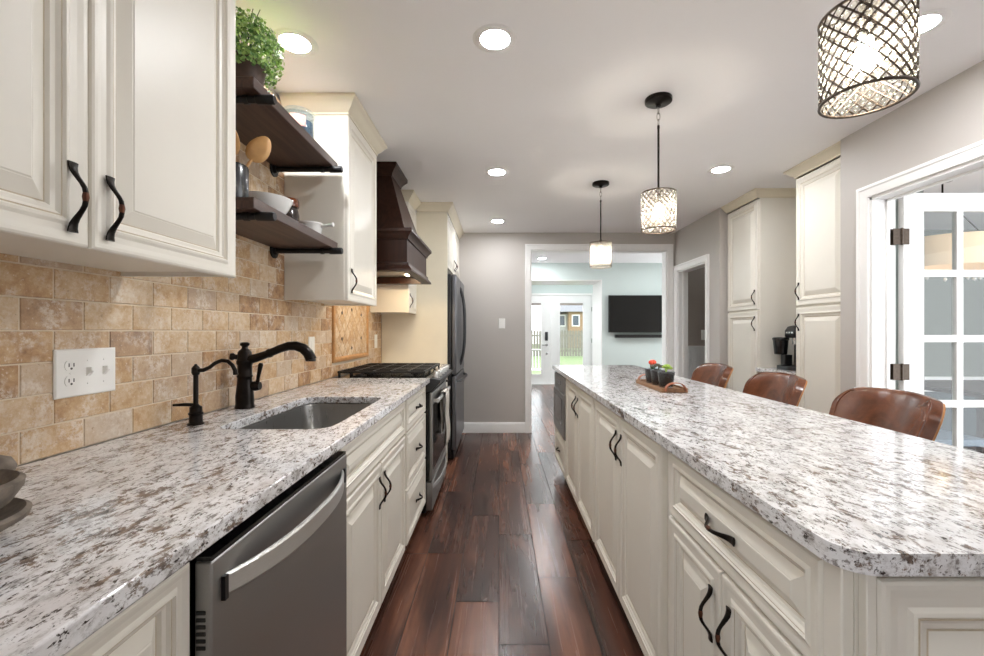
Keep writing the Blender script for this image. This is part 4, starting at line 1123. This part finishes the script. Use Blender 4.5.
front(B, 'R', XI, 1.335, 1.797, 0.11, 0.868, 'door', (False, 0.425, 0.63))
front(B, 'R', XI, 1.801, 2.262, 0.11, 0.868, 'door', (False, 0.038, 0.63))
Cc = island_cab('cream two-door island cabinet beside the microwave drawer', 2.278, 3.254)
front(Cc, 'R', XI, 2.294, 2.765, 0.11, 0.868, 'door', (False, 0.433, 0.63))
front(Cc, 'R', XI, 2.769, 3.240, 0.11, 0.868, 'door', (False, 0.038, 0.63))
D = thing('island_cabinet', 'cream island cabinet with one low drawer at the far end', 'cabinet', ((XI+IXB)/2, 3.57, 0))
mb = MB(); mb.box(XI, IXB, 3.255, 3.90, 0.10, 0.40).box(XI+0.07, IXB, 3.255, 3.90, 0, 0.10).box(XI, IXB, 3.255, 3.27, 0.40, 0.8815).box(XI, IXB, 3.885, 3.90, 0.40, 0.8815).box(IXB-0.02, IXB, 3.27, 3.885, 0.40, 0.8815).box(XI, IXB-0.02, 3.27, 3.885, 0.866, 0.8815)
mb.build('body', 'cream', D, smooth=0)
front(D, 'R', XI, 3.275, 3.88, 0.11, 0.395, 'drawer', (True, 0.30, 0.14), 0.8, L=0.11)
mw = thing('microwave_drawer', 'stainless microwave drawer built into the far end of the island', 'microwave', (0.72, 3.578, 0.41))
MB().box(XI+0.003, IXB-0.03, 3.275, 3.88, 0.402, 0.863).build('case', 'dark_steel', mw, smooth=0)
MB().box(XI-0.022, XI+0.002, 3.272, 3.883, 0.74, 0.862).build('control_panel', 'steel', mw, bev=0.003)
d = MB().box(XI-0.03, XI+0.002, 3.272, 3.883, 0.404, 0.735).build('drawer_front', 'steel', mw, bev=0.003)
MB().box(XI-0.0325, XI-0.029, 3.37, 3.785, 0.49, 0.69).build('window', 'black_gloss', d, smooth=0)
MB().box(XI-0.0235, XI-0.0215, 3.48, 3.67, 0.79, 0.82).build('display', 'black_gloss', mw, smooth=0)
# end panel facing the camera
ep = thing('island_end_panel', 'cream raised-panel end of the island facing the camera', 'cabinet panel', (0.79, 0.64, 0))
Mx = orient('F', 0.631, 0.535, 1.06, 0.10)
mb = MB(); mb.M = Mx; mb.panel(0.525, 0.77, rings(1.15, 0.019), GL); mb.build('panel', ['cream', 'glaze'], ep, smooth=28)
mb = MB(); mb.box(XI+0.003, 0.533, 0.6155, 0.631, 0.0, 0.8815).box(0.535, 1.06, 0.618, 0.631, 0.0, 0.098); mb.build('edge_stile', 'cream', ep, bev=0.002)
bp = thing('island_back_panel', 'plain cream back panel of the island on the stool side', 'cabinet panel', (0.995, 2.26, 0))
MB().box(IXB+0.001, IXB+0.02, 0.632, 3.90, 0, 0.8815).build('panel', 'cream', bp, smooth=0)

# ------------------------------------------------------------------ tray with three plants
tr = thing('serving_tray', 'wooden tray with leather loop handles on the island worktop', 'tray', (0.87, 2.36, ZT))
k = ZT+.0006
mb = MB(); mb.box(0.805, 0.935, 2.16, 2.57, k, k+.014).box(0.805, 0.813, 2.16, 2.57, k+.014, k+.022).box(0.927, 0.935, 2.16, 2.57, k+.014, k+.022).box(0.813, 0.927, 2.16, 2.168, k+.014, k+.022).box(0.813, 0.927, 2.562, 2.57, k+.014, k+.022)
mb.build('board', 'tray', tr, bev=0.002)
for y0, sg in ((2.16, -1), (2.57, 1)):
    outer = []; 
    for i in range(17):
        a = PI*i/16; x = 0.87-0.05*math.cos(a); z = k+.008+0.042*math.sin(a)**0.8; y = y0+sg*(0.003+0.006*math.sin(a))
        outer.append((x, y, z))
    rr = []
    for i, p in enumerate(outer):
        a = PI*i/16; nx, nz = -math.cos(a), math.sin(a)
        hy = 0.013
        rr.append([(p[0]-nx*.002, p[1]-hy, p[2]-nz*.0015), (p[0]+nx*.0015, p[1]-hy, p[2]+nz*.0015), (p[0]+nx*.0015, p[1]+hy, p[2]+nz*.0015), (p[0]-nx*.0015, p[1]+hy, p[2]-nz*.0015)])
    MB().loft(rr).build('handle', 'leather_strap', tr, smooth=40)
def pot(label, y, kind):
    t = thing('succulent_pot', label, 'potted plant', (0.87, y, k+.0146), 'plants on the tray'); z = k+.0146; c = (0.868, y, 0)
    MB().lathe([(0, z), (.032, z), (.035, z+.003), (.044, z+.08), (.0425, z+.08), (.034, z+.006), (0, z+.005)], c, 28).build('glass_cup', 'jar_glass', t, smooth=40)
    MB().lathe([(0, z+.0055), (.034, z+.0065), (.0425, z+.074), (.03, z+.077), (0, z+.078)], c, 24).build('soil', 'soil', t, smooth=40)
    zt = z+.077
    if kind == 'red':
        mb = MB(); n = 24; rr = []
        for h_, r in ((0, .008), (.008, .0125), (.022, .013), (.026, .01)):
            rr.append([(c[0]+r*(1+.22*math.cos(3*2*PI*i/n))*math.cos(2*PI*i/n), y+r*(1+.22*math.cos(3*2*PI*i/n))*math.sin(2*PI*i/n), zt-.002+h_) for i in range(n)])
        mb.loft(rr); mb.build('stem', 'cactus_green', t, smooth=50)
        rr = []
        for i_ in range(9):
            a = PI*i_/8; r = .019*math.sin(a)+.0005
            rr.append([(c[0]+r*(1+.13*math.cos(9*2*PI*i/36))*math.cos(2*PI*i/36), y+r*(1+.13*math.cos(9*2*PI*i/36))*math.sin(2*PI*i/36), zt+.036-.016*math.cos(a)) for i in range(36)])
        MB().loft(rr).build('red_cap', 'cactus_red', t, smooth=50)
    else:
        mat_ = 'succulent_dark' if kind == 'dark' else 'succulent_lime'; mb = MB(); rn = random.Random(4 if kind == 'dark' else 9)
        if kind == 'lime':
            for q_ in range(3):
                a = q_*2.1; mb.tube([(c[0], y, zt-.002), (c[0]+.006*math.cos(a), y+.006*math.sin(a), zt+.015), (c[0]+.006+.010*math.cos(a), y+.010*math.sin(a), zt+.018+.006*q_)], .0022, 6)
            heads = [Vector((c[0]+.006+.010*math.cos(q_*2.1), y+.010*math.sin(q_*2.1), zt+.016+.006*q_)) for q_ in range(3)]
        else:
            mb.tube([(c[0], y, zt-.002), (c[0], y, zt+.018)], .004, 6)
            heads = [Vector((c[0]-.008, y, zt+.024)), Vector((c[0]+.014, y-.01, zt+.016)), Vector((c[0]-.026, y+.006, zt+.018))]
        for hq in heads:
            for lv in range(3):
                for q_ in range(7):
                    a = 2*PI*q_/7+lv*.45; el = .25+.45*lv; L = .021-.003*lv
                    d_ = Vector((math.cos(a)*math.cos(el), math.sin(a)*math.cos(el), math.sin(el)))
                    mb.tube([hq+Vector((0, 0, .003*lv)), hq+d_*L*.5, hq+d_*L*.85, hq+d_*L], [.002, .0045, .0035, .0006], 6)
        mb.build('leaves', mat_, t, smooth=60)
    return t
pot('glass pot of coral-red topped cactus at the far end of the tray', 2.47, 'red')
pot('glass pot with a dark rosette succulent in the middle of the tray', 2.375, 'dark')
pot('glass pot of lime-green succulent at the near end of the tray', 2.27, 'lime')

# ------------------------------------------------------------------ bar stools
def stool(label, y):
    t = thing('bar_stool', label, 'stool', (1.42, y, 0), 'leather bar stools along the island')
    cx = 1.42
    # seat cushion
    rr = []
    for z, sh in ((0.615, 0.90), (0.62, .97), (0.635, 1.0), (0.662, 1.0), (0.675, .96), (0.681, .85)):
        rr.append([(cx+sh*x, y+sh*yy, z) for x, yy in rrect(-0.20, 0.20, -0.21, 0.21, 0.07)])
    MB().loft(rr).build('seat', 'leather', t, smooth=50)
    MB().prism([(cx+.96*x, y+.96*yy) for x, yy in rrect(-0.20, 0.20, -0.21, 0.21, 0.07)], 2, 0.60, 0.6145).build('seat_board', 'tan_edge', t, bev=0.002)
    # curved backrest: grid over (u across, v up)
    nu, nv = 26, 22
    VV = [0.5-0.5*math.cos(PI*i/nv) for i in range(nv+1)]
    def P(u, v, off):
        # rounded corners: rows near the top and bottom shorten along a circle
        Hh = 0.315; dt, db = (1-v)*Hh, v*Hh; W2 = 0.228
        def cut(d, r): return 0 if d >= r else r-math.sqrt(max(0, r*r-(r-d)**2))
        hw = W2-0.02*(1-v)-cut(dt+0.004, 0.085)-cut(db+0.004, 0.09)
        yy = u*hw
        z = 0.66+Hh*v-0.018*abs(u*hw/W2)**2.5*v
        x = cx+0.125+0.125*v-0.095*abs(u*hw/W2)**2.2
        q_ = u*hw/W2
        slope = -0.095*2.2*abs(q_)**1.2*(1 if q_ >= 0 else -1)/W2
        n_ = Vector((1, -slope, -0.39)).normalized()
        return (x+n_.x*off, y+yy+n_.y*off, z+n_.z*off)
    def slabmesh(o0, o1, shrink=1.0, puff=0.0):
        vs = []; fs = []
        for s_, off in ((0, o0), (1, o1)):
            for i in range(nv+1):
                for j_ in range(nu+1):
                    u = (-1+2*j_/nu)*shrink; v = 0.5+(VV[i]-0.5)*shrink
                    pf = puff*(1-abs(-1+2*j_/nu)**6)*(1-abs(2*i/nv-1)**6) if s_ == 0 else 0
                    vs.append(P(u, v, off-pf))
        N_ = (nv+1)*(nu+1); ix = lambda s_, i, j_: s_*N_+i*(nu+1)+j_
        for i in range(nv):
            for j_ in range(nu):
                fs.append((ix(0, i, j_), ix(0, i, j_+1), ix(0, i+1, j_+1), ix(0, i+1, j_))); fs.append((ix(1, i, j_), ix(1, i+1, j_), ix(1, i+1, j_+1), ix(1, i, j_+1)))
        rim = [(0, j_) for j_ in range(nu)]+[(i, nu) for i in range(nv)]+[(nv, j_) for j_ in range(nu, 0, -1)]+[(i, 0) for i in range(nv, 0, -1)]
        for q_ in range(len(rim)):
            a, b_ = rim[q_], rim[(q_+1) % len(rim)]
            fs.append((ix(0, *a), ix(1, *a), ix(1, *b_), ix(0, *b_)))
        return vs, fs, rim
    mb = MB(); vs, fs, rim = slabmesh(0, 0.034, 1.0, 0.012); mb.add(vs, fs); mb.build('backrest', 'leather', t, smooth=60, bev=0.006)
    mb = MB(); vs, fs, _ = slabmesh(0.0345, 0.041, 0.97); mb.add(vs, fs); mb.build('back_shell', 'tan_edge', t, smooth=50)
    mb = MB()
    pts = [P((-1+2*j_/nu)*0.93, 0.5+(VV[i]-0.5)*0.90, -0.003) for i, j_ in rim]
    mb.tube(pts, 0.004, 6, True); mb.build('piping', 'leather', t, smooth=60)
    mb = MB()
    for yy in (y-0.09, y+0.09): mb.tube([(cx+0.10, yy, 0.606), (cx+0.16, yy, 0.612), (cx+0.188, yy, 0.655), (cx+0.23, yy, 0.74)], 0.009, 8)
    mb.build('back_bracket', 'black_iron', t)
    for sx in (-1, 1):
        for sy in (-1, 1):
            MB().tube([(cx+sx*0.15, y+sy*0.16, 0.600), (cx+sx*0.19, y+sy*0.20, 0.0)], 0.011, 10).build('leg', 'black_iron', t)
    f_ = 0.22; e = 0.178
    MB().tube([(cx-e, y-e-.01, f_), (cx+e, y-e-.01, f_), (cx+e, y+e+.01, f_), (cx-e, y+e+.01, f_)], 0.008, 8, True).build('foot_ring', 'black_iron', t)
    return t
st0 = stool('brown leather bar stool nearest the camera, by the glazed door', 1.81)
dup(st0, (1.42, 2.53, 0), 'middle brown leather bar stool, in front of the coffee maker nook')
dup(st0, (1.42, 3.27, 0), 'far brown leather bar stool, just right of the tray of plants')

# ------------------------------------------------------------------ pendants
def pendant(label, y):
    x = 0.81
    t = thing('pendant_lamp', label, 'pendant lamp', (x, y, ZC), 'crystal drum pendants over the island')
    MB().lathe([(0, ZC-.0005), (.066, ZC-.0005), (.067, ZC-.004), (.066, ZC-.018), (.06, ZC-.022), (.02, ZC-.024), (.012, ZC-.03), (.012, ZC-.04), (0, ZC-.041)], (x, y, 0), 32).build('canopy', 'bronze', t, smooth=40)
    mb = MB()
    for i, (za, zb) in enumerate(((ZC-.036, ZC-.078), (ZC-.07, ZC-.112), (ZC-.104, ZC-.140))):
        zc, hh_ = (za+zb)/2, (za-zb)/2; pts = []
        for q_ in range(14):
            a = 2*PI*q_/14; o_ = .008*math.cos(a)
            pts.append((x+(o_ if i % 2 else 0), y+(0 if i % 2 else o_), zc+hh_*math.sin(a)))
        mb.tube(pts, .0022, 6, True)
    mb.build('chain', 'chrome', t)
    zt, zb, R_ = 1.920, 1.732, 0.0835
    MB().lathe([(0.0, ZC-.134), (.006, ZC-.136), (.007, ZC-.15), (.0055, ZC-.155), (.0055, zt+.03), (.012, zt+.025), (.014, zt-.005), (.02, zt-.01), (.02, zt-.055), (0, zt-.056)], (x, y, 0), 14).build('stem', 'bronze', t, smooth=40)
    fr_ = MB()
    for z in (zt, zb):
        fr_.tube([(x+R_*math.cos(2*PI*i/40), y+R_*math.sin(2*PI*i/40), z) for i in range(40)], .0035, 8, True)
    for i in range(3):
        a = 2*PI*i/3+.4; fr_.tube([(x, y, zt), (x+R_*math.cos(a), y+R_*math.sin(a), zt)], .0025, 6)
    NW, NR = 20, 13
    H_ = zt-zb; tw_ = 2*PI/NW*NR/2.0
    for sg in (-1, 1):
        for i in range(NW):
            a0 = 2*PI*i/NW; pts = []
            for q_ in range(15):
                f_ = q_/14; a = a0+sg*tw_*f_; pts.append((x+R_*math.cos(a), y+R_*math.sin(a), zt-H_*f_))
            fr_.tube(pts, .0021, 4)
    fr_.build('wire_frame', 'pendant_metal', t, smooth=50)
    bd = MB()
    for k_ in range(1, NR):
        z = zt-H_*k_/NR
        # diamond centres alternate by row
        for i in range(NW):
            a = 2*PI/NW*(i+0.5+0.5*k_)
            c_ = Vector((x+(R_-.005)*math.cos(a), y+(R_-.005)*math.sin(a), z))
            bd.ball(c_, .0082, 8, 5)
    bd.build('crystal_beads', 'crystal', t, smooth=60, kind=None)
    MB().lathe([(.013, zt-.056), (.014, zt-.065), (.02, zt-.082), (.024, zt-.096), (.021, zt-.112), (.012, zt-.12), (0, zt-.122)], (x, y, 0), 18).build('bulb', 'bulb', t, smooth=60)
    return t
p0 = pendant('nearest crystal drum pendant, upper right, cut off by the frame', 0.965)
dup(p0, (0.81, 2.22, ZC), 'middle crystal drum pendant hanging over the tray')
dup(p0, (0.81, 3.48, ZC), 'far crystal drum pendant in front of the living room opening')

# ------------------------------------------------------------------ recessed ceiling lights
def can(label, x, y, z=ZC):
    t = thing('recessed_light', label, 'ceiling light', (x, y, z), 'recessed ceiling lights')
    MB().lathe([(.058, z-.0015), (.060, z-.004), (.086, z-.003), (.090, z-.0005), (.058, z-.0005)], (x, y, 0), 36, caps=False).build('trim_ring', 'white', t, smooth=50)
    MB().lathe([(0, z-.0028), (.0578, z-.0028), (.0578, z-.0008), (0, z-.0008)], (x, y, 0), 32).build('lens', 'can_lens', t, smooth=0)
    return t
c0 = can('recessed ceiling light at top centre, nearest over the aisle', -0.016, 1.766)
for x, y, lb in ((-0.836, 1.79, 'recessed ceiling light above the plant on the upper shelf'),
                 (-0.016, 3.243, 'recessed ceiling light over the aisle level with the range hood'),
                 (-0.016, 4.69, 'recessed ceiling light farthest down the aisle, before the back wall'),
                 (1.62, 1.685, 'recessed ceiling light beside the nearest pendant, upper right'),
                 (1.62, 3.19, 'recessed ceiling light in front of the pantry cabinets')):
    dup(c0, (x, y, ZC), lb)
for x, y, lb in ((1.62, 0.2, 'recessed ceiling light overhead out of frame on the right'),):
    dup(c0, (x, y, ZC), lb)
for x, y, lb in ((0.7, 6.4, 'recessed living room ceiling light near the opening'), (2.6, 6.5, 'recessed living room ceiling light near the television'), (0.7, 7.1, 'recessed living room ceiling light by the garden room soffit')):
    dup(c0, (x, y, ZC), lb)
for x, y, lb in ((1.2, 9.2, 'recessed garden room light above the glazed doors'), (2.8, 5.6, 'recessed light in the small hall')):
    dup(c0, (x, y, ZC), lb)

# ------------------------------------------------------------------ pantry cabinets
XQ = 2.189
def pantry(label, ya, yb, far, crown_pts):
    t = thing('pantry_cabinet', label, 'cabinet', ((XQ+XP)/2, (ya+yb)/2, 0))
    MB().box(XQ, XP-0.002, ya, yb, 0.10, 2.335).box(XQ+0.06, XP-0.002, ya, yb, 0, 0.10).build('body', 'cream', t, smooth=0)
    wd = yb-ya-0.012
    u = 0.035 if far else wd-0.035
    # u counts from the near end of the door
    front(t, 'R', XQ, ya+0.006, yb-0.006, 1.402, 2.325, 'door', (False, wd-0.035 if far else 0.035, 0.105))
    front(t, 'R', XQ, ya+0.006, yb-0.006, 0.11, 1.388, 'door', (False, wd-0.035 if far else 0.035, 1.278-0.105))
    crown(t, crown_pts, False, prof=[(a, b*0.77) for a, b in CROWN])
    return t
pantry('tall cream pantry cabinet left of the coffee maker', 3.665, 4.155, False, [(XP-0.002, 3.665, 2.3355), (XQ-0.019, 3.665, 2.3355), (XQ-0.019, 4.165, 2.3355)])
pantry('tall cream pantry cabinet right of the coffee maker', 2.715, 3.20, True, [(XQ-0.019, 2.705, 2.3355), (XQ-0.019, 3.20, 2.3355), (XP-0.002, 3.20, 2.3355)])
nb = thing('coffee_nook_cabinet', 'low cream cabinet under the coffee maker between pantry cabinets', 'cabinet', (2.36, 3.43, 0))
MB().box(XQ, XP-0.002, 3.202, 3.663, 0.1, 0.8815).box(XQ+0.06, XP-0.002, 3.202, 3.663, 0, 0.1).build('body', 'cream', nb, smooth=0)
front(nb, 'R', XQ, 3.21, 3.655, 0.11, 0.87, 'door', (False, 0.035, 0.6))
tag(slab('nook_worktop', [(2.15, 3.201), (XP-0.001, 3.201), (XP-0.001, 3.664), (2.15, 3.664)], ZB, ZT), 'small granite worktop under the coffee maker', 'worktop')

cm = thing('coffee_maker', 'black single-serve coffee maker in the nook between pantry cabinets', 'coffee maker', (2.38, 3.50, ZT))
k = ZT+.0006; y0 = 3.47
MB().prism(rrect(2.245, 2.49, y0-.11, y0+.10, 0.05), 2, k, k+.03).build('drip_base', 'black_plastic', cm, bev=0.004)
MB().prism(rrect(2.36, 2.49, y0-.10, y0+.05, 0.035), 2, k+.0305, k+.25).build('column', 'dark_steel', cm, bev=0.004)
mb = MB()
rr = []
for z, sh, dx in ((k+.251, .90, 0), (k+.262, 1.0, 0), (k+.31, 1.0, 0), (k+.34, .9, .01), (k+.35, .7, .02)):
    rr.append([(2.40+dx+sh*x, y0-.01+sh*yy, z) for x, yy in rrect(-0.10, 0.09, -0.085, 0.085, 0.04)])
mb.loft(rr); mb.build('brew_head', 'black_plastic', cm, smooth=50)
MB().lathe([(.040, k+.115), (.046, k+.12), (.055, k+.23), (.060, k+.235), (.060, k+.248), (.05, k+.254), (0, k+.256)], (2.298, y0+.095, 0), 28).build('water_tank', 'filler', cm, smooth=40)
MB().box(2.29, 2.35, y0+.03, y0+.085, k+.0305, k+.1145).build('tank_rest', 'black_plastic', cm, bev=0.004)
mb = MB(); mb.lathe([(.018, k+.20), (.02, k+.2505), (0, k+.2508)], (2.33, y0-.03, 0), 14); mb.build('nozzle', 'chrome', cm)
mb = MB(); mb.M = frame((2.30, y0-.012, k+.287), (0, -1, 0), (0, 0, 1), (-1, 0, 0))
for i in range(3): mb.box(-0.04+.03*i, -0.02+.03*i, 0, .012, -.002, .003)
mb.build('buttons', 'chrome', cm)

# ------------------------------------------------------------------ french door leaf to the dining room
lf = thing('glazed_door_leaf', 'white multi-pane glazed door standing open into the dining room', 'door', (2.28, 2.47, 0))
XD0 = 2.272; Yd0, Yd1 = 2.452, 2.488; st_ = 0.112; pw, pitch = 0.190, 0.2265; zt0 = 1.995
cols = [XD0+st_+pitch*i for i in range(3)]; XD1 = cols[2]+pw+st_
z_top = 1.892; rp = 0.3675; ph_ = rp-0.04
rows = [z_top-rp*i for i in range(5)]
mb = MB(); mb.box(XD0, XD0+st_, Yd0, Yd1, 0.01, zt0).box(XD1-st_, XD1, Yd0, Yd1, 0.01, zt0).box(XD0+st_, XD1-st_, Yd0, Yd1, z_top, zt0).box(XD0+st_, XD1-st_, Yd0, Yd1, 0.01, rows[4]-ph_)
for c_ in cols[:2]: mb.box(c_+pw, c_+pitch, Yd0+.004, Yd1-.004, rows[4]-ph_, z_top)
for r_ in rows[1:]: mb.box(XD0+st_, XD1-st_, Yd0+.0045, Yd1-.0045, r_, r_+.04)
o = mb.build('door_frame', 'white', lf, smooth=0, bev=0.002)
for c_ in cols:
    for r_ in rows:
        MB().box(c_-.001, c_+pw+.001, 2.468, 2.472, r_-ph_-.001, r_+.001).build('pane', 'pane', lf, smooth=0)
for z in (1.75, 0.99, 0.24):
    mb = MB(); mb.box(XR+.091, XR+WT, D1b-.017, D1b-.0145, z-.045, z+.045).box(XD0, XD0+.03, Yd0-.002, Yd0, z-.045, z+.045); mb.tube([(XD0-.014, Yd0-.004, z-.047), (XD0-.014, Yd0-.004, z+.047)], .006, 10)
    mb.box(XD0-.014, XD0+.002, Yd0-.005, Yd0-.002, z-.045, z+.045)
    mb.box(XR+WT-.03, XD0-.01, Yd0-.003, Yd0-.0005, z-.045, z+.045)
    mb.build('hinge', 'hinge', lf)

# dining room lamp seen through the panes
dl = thing('drum_chandelier', 'warm gold drum chandelier with crystal drops, seen through the door panes', 'chandelier', (3.42, 3.4, ZC))
dx, dy = 3.45, 3.4
vs = []
MB().lathe([(.345, 1.70), (.35, 1.70), (.35, 1.92), (.345, 1.92)], (dx, dy, 0), 48, caps=False).build('drum_shade', 'drum_lit', dl, smooth=50)
MB().lathe([(0, ZC-.0005), (.06, ZC-.0005), (.06, ZC-.02), (0, ZC-.022)], (dx, dy, 0), 20).build('canopy', 'bronze', dl)
mb = MB(); mb.tube([(dx, dy, ZC-.02), (dx, dy, 2.27)], .006, 8)
for i in range(3):
    a = 2*PI*i/3+.3; mb.tube([(dx, dy, 2.27), (dx+.33*math.cos(a), dy+.33*math.sin(a), 1.93)], .003, 6)
mb.build('rods', 'bronze', dl)
rn = random.Random(2)
for i in range(9):
    a = 2*PI*i/9; z = 1.60+0.05*rn.random(); x_, y_ = dx+.2*math.cos(a), dy+.2*math.sin(a)
    mb = MB(); mb.lathe([(0, z-.03), (.012, z-.015), (.004, z+.015), (.001, z+.03), (.001, 1.71)], (x_, y_, 0), 8); mb.build('crystal_drop', 'ceramic', dl)
mb = MB(); mb.lathe([(0, 1.76), (.03, 1.78), (.04, 1.82), (.02, 1.86), (0, 1.865)], (dx, dy, 0), 16); mb.build('bulb', 'soft_bulb', dl)

dt = thing('dining_table', 'dark dining table beyond the glazed door, partly seen through panes', 'table', (4.0, 3.5, 0))
MB().box(3.6, 4.6, 2.8, 4.15, 0.72, 0.755).build('tabletop', 'hood', dt, bev=0.004)
for x_ in (3.67, 4.53):
    for y_ in (2.87, 4.08): MB().box(x_-.035, x_+.035, y_-.035, y_+.035, 0, 0.7195).build('leg', 'hood', dt, smooth=0)
dc = thing('dining_chair', 'dark blue-grey dining chair seen through the lowest door panes', 'chair', (3.1, 3.15, 0))
MB().box(2.86, 3.30, 2.93, 3.37, 0.44, 0.49).build('seat', 'blue_fill', dc, bev=0.01)
MB().hexa([(2.86, 2.93, .52), (2.89, 2.93, .52), (2.89, 3.37, .52), (2.86, 3.37, .52)], [(2.78, 2.93, .95), (2.81, 2.93, .95), (2.81, 3.37, .95), (2.78, 3.37, .95)]).build('backrest', 'blue_fill', dc, bev=0.006)
mb = MB()
for y_ in (2.96, 3.34): mb.box(2.862, 2.888, y_-.015, y_+.015, 0.485, 0.525)
mb.build('back_post', 'hood', dc)
for x_ in (2.89, 3.27):
    for y_ in (2.96, 3.34): MB().box(x_-.018, x_+.018, y_-.018, y_+.018, 0, 0.4395).build('leg', 'hood', dc, smooth=0)

# ------------------------------------------------------------------ back wall and living room
def plate_F(label, xc, y, zc, wdt, ht):
    t = thing('switch_plate', label, 'switch', (xc, y, zc)); Mx = frame((xc-wdt/2, y-.0005, zc-ht/2), (1, 0, 0), (0, 0, 1), (0, -1, 0))
    mb = MB(); mb.M = Mx; mb.panel(wdt, ht, [(0, 0), (0, .003), (.003, .006), (.006, .0065)]); mb.build('plate', 'plate_white', t, smooth=20)
    mb = MB(); mb.M = Mx; mb.box(wdt/2-.0165, wdt/2+.0165, ht/2-.034, ht/2+.034, .006, .009); mb.build('rocker', 'plate_white', t, bev=.001)
plate_F('white light switch on the taupe back wall left of the wide opening', 0.035, YB, 1.31, 0.075, 0.12)
plate_F('white light switch on the darker taupe wall inside the small hall', 2.63, 5.60, 1.17, 0.08, 0.13)
tv = thing('television', 'flat black television on the pale blue-green living room wall', 'television', (2.44, LY, 1.5))
MB().box(1.885, 2.995, LY-.075, LY-.035, 1.195, 1.835).build('case', 'black_plastic', tv, bev=.004)
MB().box(1.897, 2.983, LY-.0775, LY-.0745, 1.21, 1.825).build('screen', 'screen', tv, smooth=0)
MB().box(2.25, 2.65, LY-.0355, LY-.0005, 1.4, 1.65).build('wall_mount', 'black_plastic', tv, smooth=0)
sbar = thing('sound_bar', 'slim black sound bar on the wall below the television', 'speaker', (2.5, LY, 1.13))
MB().box(2.0, 2.88, LY-.085, LY-.01, 1.105, 1.16).build('bar', 'black_plastic', sbar, bev=.006)
for x_ in (2.2, 2.68): MB().box(x_-.03, x_+.03, LY-.0105, LY-.0003, 1.11, 1.155).build('bracket', 'black_plastic', sbar, smooth=0)
